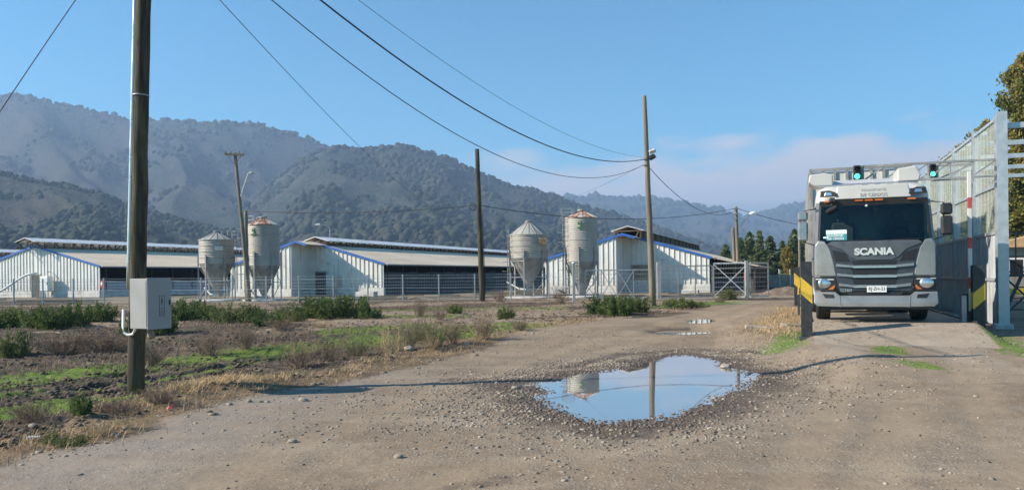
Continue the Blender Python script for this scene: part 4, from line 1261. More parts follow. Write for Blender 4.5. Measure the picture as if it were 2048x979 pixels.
def stripe_material():
    t = NT('black_yellow_paint')
    s = t.n.new('ShaderNodeSeparateXYZ'); t.l.new(t.tc.outputs['Object'], s.inputs[0])
    k = t.math('SUBTRACT', s.outputs['Z'], t.math('MULTIPLY', s.outputs['X'], 1.0))
    return t, s, k
def bollard(label, e, d, h, w=.23, dep=.26, slope=1.0, zb=None, z0=.86, z1=1.22):
    p = T2P(e, d); p.z = gz(p.x, p.y) if zb is None else zb
    r = thing('bollard', label, 'bollard', p, -ANG, 'striped steel beam bollards at the scale')
    t = NT('bollard_paint')
    s = t.n.new('ShaderNodeSeparateXYZ'); t.l.new(t.tc.outputs['Object'], s.inputs[0])
    k = t.math('ADD', s.outputs['Z'], t.math('MULTIPLY', s.outputs['X'], slope))
    y = t.math('MULTIPLY', t.math('GREATER_THAN', k, z0), t.math('LESS_THAN', k, z1))
    n = t.noise(8, 5, .65)
    blk = t.mix(t.rng(n, .3, .7), (.012, .013, .015), (.035, .036, .040))
    yel = t.mix(t.rng(n, .45, .75), (.62, .40, .03), (.45, .30, .06))
    c = t.mix(y, blk, yel)
    low = t.math('MULTIPLY', t.math('LESS_THAN', s.outputs['Z'], .80), t.math('GREATER_THAN', s.outputs['X'], 0.0 if False else -9))
    t.set(c, .5); t.bump(n, .2, .01)
    b = MB()
    b.hbeam(0, 0, -.2, h, w, dep, .016)
    b.build('beam', t.m, r)
    b = MB(); b.bbox(-w / 2 - .05, w / 2 + .05, -dep / 2 - .05, dep / 2 + .05, -.05, .015, .004); b.build('base_plate', M_STEELD, r)
    return r
def W2TP(px, py):
    p = on_ground(px, py); return W2T(p.x, p.y)
e1, d1 = W2TP(1616, 681)
bollard('striped black and yellow beam bollard at the left front corner of the scale', e1 - .02, d1, 1.64, slope=.95, z0=.84, z1=1.20)
bollard('small striped bollard at the far left end of the scale seen left of the lorry', -1.68, 15.5, 1.60, slope=.95, z0=.78, z1=1.25, zb=.40)
e2, d2 = W2TP(1957, 672)
bollard('striped black and yellow beam bollard at the right front corner by the barrier arm', e2, d2, 1.60, w=.24, slope=-.95, z0=.72, z1=1.08)
p = T2P(e2 - .30, d2 - .05); p.z = gz(p.x, p.y)
b = MB(); b.bbox(-.05, .05, -.09, .09, -.1, .92, .006); o = b.build('grey_post', M_GALVD); o.location = p; o.rotation_euler.z = -ANG; tag(o, 'short bare grey steel post just left of the right striped bollard', 'post')
# guard rail down the left side
r = thing('guard_rail', 'low yellow and dark guard rail along the left edge of the scale', 'guard rail', T2P(-1.62, 0, 0), -ANG)
b = MB(); b.bbox(-.03, .03, 9.0, 15.4, 1.02, 1.14, .01); b.build('rail', simple('yellow_paint', (.60, .42, .06), .5, var=.15), r)
for y in (9.1, 12.2, 15.2):
    b = MB(); b.box(-.04, .04, y, y + .08, .2, 1.019); b.build('post', M_STEELD, r)
# raised boom barrier
p = at(1941, 585, 17.9 + .25); pb = Vector(p); pb.z = gz(pb.x, pb.y)
r = thing('boom_barrier', 'white and red barrier arm raised upright behind the right striped bollard', 'barrier', pb, -ANG)
b = MB(); b.bbox(-.16, .16, .05, .35, 0, .95, .02); b.build('housing', M_STEELD, r)
t = NT('red_white_paint'); s = t.n.new('ShaderNodeSeparateXYZ'); t.l.new(t.tc.outputs['Object'], s.inputs[0])
md = t.math('FRACT', t.math('MULTIPLY', t.math('SUBTRACT', s.outputs['Z'], .15), 1 / .92))
t.set(t.mix(t.math('LESS_THAN', md, .27), (.58, .57, .54), (.42, .06, .06)), .5)
b = MB(); b.bbox(-.042, .042, -.025, .02, .55, 3.75, .006); b.build('boom', t.m, r)

# screens: tall translucent panels on steel posts along the right side
def panel_material():
    t = NT('mesh_screen')
    n = t.noise(1.1, 5, .6, sc=(1, 1, .4)); f = t.noise(14, 3, .6, sc=(1, 1, .15))
    c = t.mix(t.rng(n, .3, .7), (.52, .56, .50), (.70, .73, .66))
    c = t.mix(t.rng(f, .45, .75, 0, .4), c, (.36, .38, .35))
    t.set(c, .6, Specular_IOR_Level=.3)
    tr = t.n.new('ShaderNodeBsdfTransparent'); tl = t.n.new('ShaderNodeBsdfTranslucent'); t.put(tl.inputs['Color'], c)
    m1 = t.n.new('ShaderNodeMixShader'); m1.inputs[0].default_value = .25; t.l.new(t.b.outputs[0], m1.inputs[1]); t.l.new(tl.outputs[0], m1.inputs[2])
    m2 = t.n.new('ShaderNodeMixShader'); m2.inputs[0].default_value = .72; t.l.new(m1.outputs[0], m2.inputs[1]); t.l.new(tr.outputs[0], m2.inputs[2])
    t.l.new(m2.outputs[0], t.o.inputs['Surface'])
    return t.m
M_PANEL = panel_material()
M_PANEL_SHADE = simple('shade_grey_sheet', (.40, .43, .45), .55, var=.08, scale=2, dirt=(.25, .23, .2), dirt_amt=.4)  # opaque lower panels; the lorry's shade is put into their darker grey
ew, dw = W2T(*T2P(3.31, 3.76)[:2])
pw = on_ground(2006, 656); ew, dw = W2T(pw.x, pw.y)
WB = .30
wall = thing('screen_wall', 'tall see through grey screen wall on steel posts along the right side of the scale', 'screen wall', T2P(ew, dw, WB), -ANG)
HT = at(1986, 229, pw.y).z - WB
SP = 3.1; NB = 11
M_WPOST = simple('zinc_post', (.44, .48, .50), .42, .45, var=.12, scale=5)
b = MB(); b.hbeam(0, 0, -.05, HT + .05, .24, .30, .016); b.build('front_post', M_WPOST, wall)
b = MB(); b.bbox(-.2, .2, -.22, .22, -.3, .12, .02); b.build('plinth', M_BASEW, wall)
for k in range(1, NB + 1):
    b = MB(); b.hbeam(.02, k * SP, -.05, HT + (.08 if k == 1 else 0), .20, .16, .012); b.box(-.02, .30, k * SP - .08, k * SP + .08, HT - .05, HT + .06) if k < 5 else None
    b.build('post', M_WPOST, wall)
levels = [.0, 1.22, 2.44, 3.66, HT - .06]
for k in range(NB):
    y0 = k * SP + .16; y1 = (k + 1) * SP - .09
    for q in range(4):
        z0_, z1_ = levels[q] + (.05 if q else .05), levels[q + 1] - .03
        b = MB(); b.box(-.010, .012, y0, y1, z0_, z1_)
        # folded sheet: shallow vertical ribs
        for i in range(1, 7):
            yy = y0 + (y1 - y0) * i / 7; b.box(-.028, -.011, yy - .02, yy + .02, z0_, z1_)
        b.build('panel', M_PANEL if q > 1 else M_PANEL_SHADE, wall)
b = MB()
for k in range(NB):
    y0 = k * SP + (.16 if k == 0 else .09); y1 = (k + 1) * SP - .09
    for z in levels[1:]: b.box(-.05, .03, y0, y1, z - .03, z + .045)
b.build('rails', M_WPOST, wall)
# ties running right from the posts to a second row of columns
tb = MB()
for k in range(0, 5):
    tb.box(.13, 5.0, k * SP + .02, k * SP + .14, HT - .36, HT - .22)
    tb.box(5.0, 5.15, k * SP + .0, k * SP + .16, -.3, HT)
tb.build('tie_beams', M_WPOST, wall)

# traffic light on a truss arm, and its ghost double
M_GREENL = NT('green_lamp'); M_GREENL.set((.02, .5, .3), .4, Emission_Color=(.05, 1.0, .55, 1), Emission_Strength=2.2); M_GREENL = M_GREENL.m
M_LENS = simple('dark_lens', (.03, .01, .01), .2)
def truss(b, x0, x1, y, z, h):
    b.box(x0, x1, y - .03, y + .03, z, z + .055); b.box(x0, x1, y - .03, y + .03, z - h, z - h + .05)
    n = max(1, int(abs(x1 - x0) / (h * 1.1)))
    for i in range(n):
        xa_, xb_ = x0 + (x1 - x0) * i / n, x0 + (x1 - x0) * (i + 1) / n
        b.bar((xa_, y, z - h + .05), (xb_, y, z), .04) ; b.bar((xa_ + .02, y, z - h + .05), (xa_ + .02, y, z), .035)
def signal(label, e, d, z, x_wall, h, zt):
    r = thing('traffic_light', label, 'traffic light', T2P(e, d, z), -ANG)
    b = MB(); b.bbox(-.09, .09, -.07, .10, -.20, .20, .015); b.build('housing', M_BLACKP, r)
    for k, zc in enumerate((.092, -.092)):
        M_ = Matrix.Translation((0, -.07, zc)) @ Matrix.Rotation(math.pi / 2, 4, 'X')
        b = MB(); bb = MB(); bb.lathe([(.064, 0), (.066, .01), (.045, .022), (.01, .026)], 20)
        b.add([M_ @ Vector(v) for v in bb.v], bb.f); b.build('lens', M_GREENL if k else M_LENS, r, True)
        b = MB(); bb = MB(); n = 12
        pts = [(math.cos(a) * .074, math.sin(a) * .074) for a in np.linspace(-.1, math.pi + .1, n)]
        vs = [(x, -.07, zc + z_) for x, z_ in pts] + [(x, -.17, zc + z_ - .01) for x, z_ in pts]
        b.add(vs, [(i, i + 1, n + i + 1, n + i) for i in range(n - 1)]); b.build('visor', M_BLACKP, r)
    b = MB(); truss(b, .14, x_wall - e, .16, zt - z + .0, h); b.box(-.03, .14, .10, .19, zt - z - h, zt - z + .055)
    b.build('truss_arm', M_GALVD, r)
    return r
def loc_for(px, py, d0):
    # where the sight line through a pixel crosses the lane section d = d0
    best = None
    for D in np.linspace(10, 45, 3501):
        q = at(px, py, D); e, d = W2T(q.x, q.y)
        if best is None or abs(d - d0) < best[0]: best = (abs(d - d0), e, q.z)
    return best[1], best[2]
e_, z_ = loc_for(1865, 342, dw + SP - .25)
signal('green traffic light on a short truss arm reaching left from the screen wall', e_, dw + SP - .25, z_, ew - .12, .42, z_ + .14)
e_, z_ = loc_for(1714, 346, dw - .20)
signal('ghost double of the green traffic light above the lorry cab on a long truss arm', e_, dw - .20, z_, ew - .13, .42, z_ + .16)  # added glowing double of the wall signal; no such lamp stands there

# dark steel stair frame, hut and yellow barrier at the right edge
p = at(2030, 655, 23.5); p.z = gz(p.x, p.y)
r = thing('steel_stair_frame', 'dark steel stair frame with railing right of the screen wall', 'stair frame', p, -ANG)
b = MB()
for x in (-.35, .9): b.bar((x, 0, 0), (x + .55, 0, 1.35), .08)
b.build('stringers', M_STEELD, r)
for k in range(4):
    b = MB(); b.box(-.25 + k * .16, 1.0 + k * .16, -.09, .09, .28 + k * .33, .32 + k * .33); b.build('tread', M_STEELD, r)
b = MB()
for x in np.arange(-.3, 2.6, .36): b.box(x, x + .035, .14, .175, 1.36, 2.55)
for z in (1.40, 1.85, 2.55): b.box(-.3, 2.6, .14 - .004, .179, z, z + .05)
b.box(-.3, 2.6, -.1, .5, 1.28, 1.355); b.bar((-.25, .2, .1), (.9, .2, 1.3), .05); b.bar((.9, .2, .1), (-.25, .2, 1.3), .05)
b.build('railing', M_STEELD, r)
p = at(2040, 590, 40); p.z = gz(p.x, p.y)
r = thing('brick_hut', 'small brown brick hut with a window beyond the steel stair frame', 'hut', p, -ANG)
t = NT('brick'); br = t.n.new('ShaderNodeTexBrick'); br.inputs['Scale'].default_value = 6; t.l.new(t.tc.outputs['Object'], br.inputs['Vector'])
br.inputs['Color1'].default_value = (.30, .15, .08, 1); br.inputs['Color2'].default_value = (.36, .20, .11, 1); br.inputs['Mortar'].default_value = (.35, .3, .25, 1); t.l.new(br.outputs[0], t.b.inputs['Base Color']); t.b.inputs['Roughness'].default_value = .9
b = MB(); b.box(-.8, 5, 0, 4, 0, 2.5); b.build('wall', t.m, r)
b = MB(); b.prism([(-1.2, 2.45), (5.4, 2.45), (5.4, 2.62), (2.1, 3.4), (-1.2, 2.62)], -.4, 4.4); b.build('roof', simple('clay_roof', (.42, .27, .14), .9, var=.2), r)
f = MB(); f.box(-.5, .2, -.03, .0, 1.0, 1.9); fo = f.build('window', M_WHITE, r)
f = MB(); f.box(-.44, .14, -.04, -.031, 1.06, 1.84); f.build('pane', M_VOID, fo)
f = MB(); f.box(.6, 1.7, -.03, 0, 0, 2.05); f.build('door', M_BROWNWOOD, r)
p = at(2036, 600, 33); p.z = gz(p.x, p.y)
r = thing('yellow_barrier', 'yellow horizontal barrier rail standing before the brick hut', 'barrier', p, -ANG)
b = MB(); b.bbox(-.9, 3.5, -.04, .04, .35, .62, .01); b.build('rail', simple('yellow_rail', (.62, .44, .05), .5, var=.1), r)
for x in (-.8, 1.3, 3.3):
    b = MB(); b.box(x, x + .1, .05, .15, -.05, .7); b.build('post', M_STEELD, r)

# ------------------------------------------------------------------ the lorry
M_SILV = NT('silver_metallic_paint'); _n = M_SILV.noise(1.5, 5, .6)
M_SILV.set(M_SILV.mix(M_SILV.rng(_n, .4, .7), (.30, .293, .28), (.22, .213, .20)), .34, .40, Coat_Weight=.5, Coat_Roughness=.12); M_SILV = M_SILV.m
M_SILVL = simple('white_cab_paint', (.47, .46, .435), .35, .0, var=.05, scale=2, dirt=(.45, .42, .37), dirt_amt=.35)
M_GRILLE = simple('graphite_grille', (.060, .066, .078), .38, .4, var=.1, scale=5)
M_GRIL2 = simple('grille_bar', (.30, .31, .32), .28, .6, var=.1, scale=5)
M_BADGE = simple('badge_panel_paint', (.11, .115, .125), .35, .4, var=.1, scale=5)
M_MESH = simple('black_grille_mesh', (.010, .011, .013), .55, var=.3, scale=40)
M_CHROME = simple('chrome', (.62, .63, .64), .18, .9, var=.04)
M_RUBBER = simple('tyre_rubber', (.022, .021, .020), .85, var=.3, scale=5, dirt=(.12, .095, .07), dirt_amt=.5)
M_ORANGE = simple('orange_lens', (.50, .13, .02), .3, var=.1)
t = NT('windscreen_glass'); t.set((.012, .016, .017), .04, 0)
tr = t.n.new('ShaderNodeBsdfTransparent'); tr.inputs['Color'].default_value = (.55, .64, .62, 1)
fr = t.n.new('ShaderNodeFresnel'); fr.inputs['IOR'].default_value = 1.5
gl = t.n.new('ShaderNodeBsdfGlossy'); gl.inputs['Roughness'].default_value = .03
mx = t.n.new('ShaderNodeMixShader'); t.l.new(t.math('MULTIPLY', fr.outputs[0], .9), mx.inputs[0]); t.l.new(tr.outputs[0], mx.inputs[1]); t.l.new(gl.outputs[0], mx.inputs[2])
t.l.new(mx.outputs[0], t.o.inputs['Surface']); M_GLASS = t.m
M_INT = simple('cab_interior', (.035, .035, .037), .8, var=.2)
M_SEAT = simple('seat_fabric', (.10, .10, .11), .9, var=.2)
M_TRAIL = simple('trailer_panel', (.60, .59, .54), .5, .15, var=.08, scale=1.2, dirt=(.27, .23, .18), dirt_amt=.5, dscale=.8)

lorry = thing('livestock_lorry', 'big silver lorry with a tall livestock trailer driving toward the viewer on the scale', 'lorry', T2P(0, 0, DECKZ), -ANG)
def zf(py): return (641 - py) / 88.6
def xf(px): return (px - 1749) / 83.3
def ysurf(x, z):                    # front skin of the cab
    y = .10 * (abs(x) / 1.3) ** 3.5
    if z > 1.80: y += .30 * (z - 1.80) - (.06 * (z - 1.8) ** 2)
    if z < .75: y -= .05 * min(1, (.75 - z) / .3)
    return y
def panel(name, poly, off, th, mat, parent=lorry, holes=None, smooth=False, bev=.006):
    """flat outline (x,z) laid on the curved front skin, th thick"""
    bm = bmesh.new()
    vs = [bm.verts.new((x, 0, z)) for x, z in poly]
    f = bm.faces.new(vs)
    xs = [p[0] for p in poly]; zs = [p[1] for p in poly]
    for k in np.arange(math.floor(min(xs) / .1) * .1 + .1, max(xs), .1):
        bmesh.ops.bisect_plane(bm, geom=bm.verts[:] + bm.edges[:] + bm.faces[:], plane_co=(k, 0, 0), plane_no=(1, 0, 0))
    for k in np.arange(math.floor(min(zs) / .15) * .15 + .15, max(zs), .15):
        bmesh.ops.bisect_plane(bm, geom=bm.verts[:] + bm.edges[:] + bm.faces[:], plane_co=(0, 0, k), plane_no=(0, 0, 1))
    ret = bmesh.ops.extrude_face_region(bm, geom=bm.faces[:])
    nv = [g for g in ret['geom'] if isinstance(g, bmesh.types.BMVert)]
    for v in nv: v.co.y = 1.0
    for v in bm.verts:
        back = v.co.y > .5
        v.co.y = ysurf(v.co.x, v.co.z) + off + (th if back else 0)
    bmesh.ops.recalc_face_normals(bm, faces=bm.faces)
    me = bpy.data.meshes.new(name); bm.to_mesh(me); bm.free(); me.materials.append(mat)
    o = bpy.data.objects.new(name, me); COL.objects.link(o); o.parent = parent
    if bev:
        md = o.modifiers.new('b', 'BEVEL'); md.width = bev; md.segments = 2; md.limit_method = 'ANGLE'; md.angle_limit = math.radians(50)
    return o
def mir(poly): return [(-x, z) for x, z in poly][::-1]

# cab shell: lower body, roof, pillars, back
def shell(b, levels, n=10):
    """levels: list of (z, halfwidth, yfront, yback, corner radius) lofted"""
    rings = []
    for z, hw, yf_, yb, rc in levels:
        ring = []
        for (cx, cy, a0) in ((hw - rc, yf_ + rc, -90), (hw - .05, yb - .05, 0), (-hw + .05, yb - .05, 90), (-hw + rc, yf_ + rc, 180)):
            rr = rc if cy < (yf_ + yb) / 2 else .05
            for k in range(n + 1):
                a = math.radians(a0 + 90 * k / n); ring.append((cx + rr * math.cos(a), cy + rr * math.sin(a), z))
        rings.append(ring)
    m = len(rings[0]); vs = [v for r_ in rings for v in r_]
    fs = [(i * m + k, i * m + (k + 1) % m, (i + 1) * m + (k + 1) % m, (i + 1) * m + k) for i in range(len(rings) - 1) for k in range(m)]
    fs += [tuple(range(m - 1, -1, -1)), tuple((len(rings) - 1) * m + k for k in range(m))]
    return b.add(vs, fs)
cabp = MB()
shell(cabp, [(.62, 1.22, .12, 2.25, .22), (.9, 1.25, .10, 2.25, .24), (1.2, 1.26, .09, 2.25, .26), (1.78, 1.25, .12, 2.25, .26)])
body = cabp.build('cab_body', M_SILV, lorry, True)
rb = MB()
shell(rb, [(2.74, 1.20, .42, 2.25, .24), (2.80, 1.20, .40, 2.25, .26), (2.98, 1.19, .46, 2.25, .26), (3.12, 1.14, .62, 2.25, .28), (3.20, 1.02, .85, 2.2, .3)])
roof = rb.build('cab_roof', M_SILVL, lorry, True)
pb_ = MB()
for s in (-1, 1):
    pb_.add([(s * 1.25, .14, 1.75), (s * 1.15, .13, 1.75), (s * 1.10, .42, 2.78), (s * 1.20, .43, 2.78), (s * 1.25, .30, 1.75), (s * 1.17, .30, 1.75), (s * 1.12, .56, 2.78), (s * 1.20, .56, 2.78)],
            [(0, 1, 2, 3), (5, 4, 7, 6), (0, 3, 7, 4), (1, 5, 6, 2)])
    pb_.box(min(s * 1.25, s * 1.18), max(s * 1.25, s * 1.18), 1.25, 2.24, 1.77, 2.76)
    pb_.box(min(s * 1.25, s * 1.2), max(s * 1.25, s * 1.2), .30, 1.26, 1.77, 1.84)
pb_.box(-1.18, 1.18, 2.1, 2.2, 1.77, 2.75)
pb_.build('pillars', M_SILV, lorry)
for s in (-1, 1):
    b = MB(); b.add([(s * 1.235, .33, 1.845), (s * 1.235, 1.25, 1.845), (s * 1.21, 1.25, 2.72), (s * 1.20, .58, 2.72)], [(0, 1, 2, 3)]); b.build('side_window', M_GLASS, lorry)
# interior
b = MB(); b.box(-1.12, 1.12, .26, .70, 1.70, 1.86); b.bbox(.25, .95, .40, .75, 1.80, 1.98, .04); b.build('dashboard', M_INT, lorry)
for x in (-.58, .62):
    b = MB(); b.bbox(x - .26, x + .26, 1.15, 1.32, 1.5, 2.35, .05); b.bbox(x - .14, x + .14, 1.17, 1.28, 2.36, 2.60, .04); b.build('seat', M_SEAT, lorry)
b = MB(); b.path([(.62 + .21 * math.cos(a), .80 - .08 * math.sin(a), 1.98 + .19 * math.sin(a)) for a in np.linspace(0, 2 * math.pi, 25)], .016, 6, False); b.build('steering_wheel', M_BLACKP, lorry)
# windscreen
wx0, wx1, wz0, wz1 = -1.15, 1.14, 1.86, 2.76
ws = panel('windscreen', [(-1.17, wz0 - .02), (-1.0, wz0 - .06), (1.0, wz0 - .06), (1.17, wz0 - .02), (1.11, wz1), (-1.11, wz1)], .0, .012, M_GLASS, bev=0)
b = MB()
for i in range(16):
    xa_ = -1.13 + 2.26 * i / 16; xb_ = -1.13 + 2.26 * (i + 1) / 16
    for zz_, hh in ((2.75, .08),):
        b.add([(xa_, ysurf(xa_, zz_) - .012, zz_ - hh), (xb_, ysurf(xb_, zz_) - .012, zz_ - hh), (xb_, ysurf(xb_, zz_ + .05) - .05, zz_ + .05), (xa_, ysurf(xa_, zz_ + .05) - .05, zz_ + .05)], [(0, 1, 2, 3)])
b.build('sun_visor', M_BLACKP, lorry)
for s in (-1, 1):
    pts = [(s * 1.19, wz0 - .05), (s * 1.14, wz0 - .05), (s * 1.085, wz1), (s * 1.135, wz1)]
    panel('windscreen_trim', pts if s > 0 else pts[::-1], -.012, .03, M_BLACKP)
for x in (-.95, -.29, -.08, .13, .80):
    b = MB(); y = ysurf(x, 2.76) - .07; b.bbox(x - .085, x + .085, y, y + .03, 2.765, 2.80, .006); b.build('marker_lamp', M_ORANGE, lorry)
# wipers
for x0, x1 in ((-.75, -.05), (.15, .95)):
    b = MB(); pts = [(x0 + (x1 - x0) * k / 8, ysurf(x0 + (x1 - x0) * k / 8, 1.9) - .03, 1.845 + .035 * k / 8) for k in range(9)]
    b.path(pts, .012, 6); b.bar((x0 + .05, ysurf(x0, 1.8) - .03, 1.78), (x0 + .35, ysurf(x0 + .3, 1.86) - .045, 1.86), .022); b.build('wiper', M_BLACKP, lorry)
# cards and charms behind the glass
M_TEAL = simple('teal_card', (.02, .20, .22), .6, var=.05); M_CARDW = simple('pale_card', (.55, .68, .64), .6, var=.05)
def text(name, s, size, mat, parent, loc, rx=90, depth=.002, bold=0.0, sx=1.0, align='CENTER'):
    cu = bpy.data.curves.new(name, 'FONT'); cu.body = s; cu.size = size; cu.extrude = depth; cu.align_x = align; cu.align_y = 'CENTER'; cu.offset = bold
    o = bpy.data.objects.new(name, cu); COL.objects.link(o)
    bpy.context.view_layer.update()
    me = bpy.data.meshes.new_from_object(o.evaluated_get(bpy.context.evaluated_depsgraph_get()))
    bpy.data.objects.remove(o)
    me.materials.clear(); me.materials.append(mat)
    M_ = Matrix.Translation(loc) @ Matrix.Rotation(math.radians(rx), 4, 'X') @ Matrix.Scale(sx, 4, (1, 0, 0))
    me.transform(M_)
    o = bpy.data.objects.new(name, me); COL.objects.link(o); o.parent = parent
    return o
cx_ = xf(1684); cyy = ysurf(cx_, 2.0) - .012
card = MB(); sl2 = .27
def on_glass(x, z, off): return (x, ysurf(x, z) + off, z)
b = MB(); b.add([on_glass(cx_ - .22, 1.88, -.008), on_glass(cx_ + .22, 1.88, -.008), on_glass(cx_ + .22, 2.07, -.008), on_glass(cx_ - .22, 2.07, -.008)], [(0, 1, 2, 3)]); card = b.build('permit_card', M_TEAL, lorry)
b = MB(); b.add([on_glass(cx_ - .22, 2.025, -.011), on_glass(cx_ + .22, 2.025, -.011), on_glass(cx_ + .22, 2.12, -.011), on_glass(cx_ - .22, 2.12, -.011)], [(0, 1, 2, 3)]); b.build('card_header', M_CARDW, card)
M_TXT = simple('white_lettering', (.78, .80, .80), .5, var=.02)
rxg = 90 - math.degrees(math.atan(.28))
text('lettering', 'TRANSPORTE', .070, M_TXT, card, (cx_, ysurf(cx_, 1.985) - .014, 1.983), rxg, .001, .0008)
text('lettering', 'DE CERDOS', .070, M_TXT, card, (cx_, ysurf(cx_, 1.915) - .014, 1.915), rxg, .001, .0008)
b = MB(); b.add([on_glass(-1.06, 1.93, -.008), on_glass(-.96, 1.93, -.008), on_glass(-.96, 1.97, -.008), on_glass(-1.06, 1.97, -.008)], [(0, 1, 2, 3)]); b.build('sticker', M_CARDW, lorry)
b = MB(); q = on_glass(-.13, 2.66, -.006); b.lathe([(.001, q[2] - .03), (.035, q[2]), (.001, q[2] + .03)], 8, q[0], q[1] - .0); b.build('sticker', M_TXT, lorry)
b = MB(); x = .09; b.path([(x, .62, 2.72), (x, .62, 2.64)], .004, 4); b.lathe([(.008, 2.44), (.03, 2.5), (.012, 2.54), (.045, 2.58), (.015, 2.62), (.008, 2.65)], 8, x, .62); b.build('hanging_charm', simple('straw_charm', (.75, .42, .18), .7), lorry)

# front panels
GR = [(-.96, 1.80), (-1.0, 1.74), (-.86, 1.30), (-.74, .72), (.74, .72), (.86, 1.30), (1.0, 1.74), (.96, 1.80)]
panel('front_panel', GR, -.045, .05, M_GRILLE)
panel('badge_panel', [(-.98, 1.79), (-.66, 1.66), (-.50, 1.50), (-.36, 1.42), (.36, 1.42), (.50, 1.50), (.66, 1.66), (.98, 1.79), (.9, 1.85), (-.9, 1.85)], -.062, .016, M_BADGE)
for s in (1, -1):
    P = [(.60, 1.58), (.88, 1.66), (.82, 1.40), (.50, 1.38)]
    panel('upper_vent', P if s > 0 else mir(P), -.052, .02, M_MESH)
bars = [(1.305, .70, .36), (1.08, .74, .40), (.82, .76, .42)]
SL = [(.42, 1.40, 1.30), (.44, 1.255, 1.09), (.42, 1.01, .86)]
for hw, za, zb_ in SL:
    panel('grille_opening', [(-hw - .06, za), (-hw, zb_), (hw, zb_), (hw + .06, za)], -.050, .02, M_MESH)
for k, (za, zb_, hw) in enumerate(((1.30, 1.245, .80), (1.085, 1.03, .78), (.855, .80, .74))):
    panel('grille_bar', [(-hw, za + .04), (-hw, zb_ + .03), (-.45, zb_), (.45, zb_), (hw, zb_ + .03), (hw, za + .04), (.45, za), (-.45, za)], -.085, .05, M_GRIL2)
    panel('bar_edge', [(-.47, zb_ + .022), (-.43, zb_ - .006), (.43, zb_ - .006), (.47, zb_ + .022)], -.090, .02, M_CHROME, bev=0)
# silver corner panels
for s in (1, -1):
    P = [(1.24, 1.76), (1.17, 1.88), (1.04, 1.86), (.93, 1.68), (.86, 1.40), (.80, 1.06), (1.24, 1.06)]
    panel('corner_panel', P if s > 0 else mir(P), -.055, .07, M_SILV, bev=.015)
    P = [(1.20, 1.20), (1.12, 1.45), (1.06, 1.36), (1.10, 1.20)]
    # headlamps
    P = [(1.25, 1.04), (.80, 1.02), (.80, .80), (.86, .71), (1.25, .74)]
    hl = panel('headlight', P if s > 0 else mir(P), -.050, .06, M_BLACKP)
    M_ = Matrix.Translation((s * 1.05, ysurf(1.05, .9) - .052, .89)) @ Matrix.Rotation(math.pi / 2, 4, 'X')
    bb = MB(); bb.lathe([(.115, 0), (.115, .015), (.09, .03), (.03, .035), (.005, .035)], 24); b = MB(); b.add([M_ @ Vector((v[0] * 1.25, v[1], v[2])) for v in bb.v], bb.f); b.build('lens', M_CHROME, hl, True)
    P = [(.92, .79), (.83, .86), (.83, .80), (.87, .75), (.97, .75)]
    panel('indicator', P if s > 0 else mir(P), -.062, .012, M_ORANGE, hl)
    P = [(1.24, 1.00), (.85, .99), (.85, .975), (1.24, .985)]
    panel('light_strip', P if s > 0 else mir(P), -.060, .012, M_TXT, hl, bev=0)
# bumper
bp_ = panel('bumper', [(-1.27, .70), (-1.28, .45), (-1.2, .37), (-.70, .36), (.70, .36), (1.2, .37), (1.28, .45), (1.27, .70), (.82, .70), (.72, .615), (-.72, .615), (-.82, .70)], -.085, .25, M_SILV, bev=.02)
panel('bumper_intake', [(-.62, .70), (-.50, .60), (.50, .60), (.62, .70)], -.08, .03, M_MESH, bp_)
for s in (1, -1):
    P = [(1.10, .66), (.86, .64), (.84, .56), (1.04, .56)]
    panel('fog_lamp', P if s > 0 else mir(P), -.094, .02, M_MESH, bp_)
    P = [(.72, .61), (.70, .37), (.71, .37), (.73, .61)]
    panel('bumper_joint', P if s > 0 else mir(P), -.087, .01, M_BLACKP, bp_, bev=0)
b = MB(); b.box(-1.1, 1.1, -.02, .15, .30, .37); b.build('lower_lip', M_BLACKP, bp_)
# plate, lettering
pl = MB(); px_ = xf(1752); pl.bbox(px_ - .20, px_ + .20, -.135, -.115, .69, .83, .004); plate = pl.build('number_plate', simple('plate_white', (.72, .72, .70), .4, var=.02), lorry)
text('lettering', 'RJ\u00b7ZH-23', .105, M_BLACKP, plate, (px_, -.137, .765), 90, .001, .001, sx=.86)
text('lettering', 'SCANIA', .205, simple('badge_silver', (.70, .69, .64), .35, .4, var=.03), lorry, (xf(1748), -.075, 1.60), 90, .010, .010, sx=1.10)
text('lettering', 'G360', .105, M_CHROME, lorry, (-.60, ysurf(.6, .7) - .10, .735), 90, .004, .001, sx=1.05)
# roof lamps
for s in (1, -1):
    P = [(1.12, 2.90), (.74, 2.90), (.78, 3.0), (.92, 3.05), (1.10, 3.04)]
    hl = panel('roof_lamp', P if s > 0 else mir(P), -.06 + .0, .05, M_BLACKP)
    P = [(1.02, 2.93), (.86, 2.93), (.88, 3.0), (1.0, 3.01)]
    panel('lens', P if s > 0 else mir(P), -.066, .012, M_CHROME, hl)
fp = panel('roof_fairing', [(-.80, 2.83), (.80, 2.83), (.74, 3.14), (-.74, 3.14)], -.03, .2, M_SILVL, bev=.02)
M_FADED = simple('faded_lettering', (.34, .34, .33), .6, var=.05)
text('lettering', 'TRANSPORTE', .085, M_FADED, fp, (.02, ysurf(0, 3.02) - .036, 3.02), 90 - 13, .002, .0)
text('lettering', 'DE CERDOS', .105, M_FADED, fp, (.02, ysurf(0, 2.90) - .038, 2.91), 90 - 13, .002, .001)
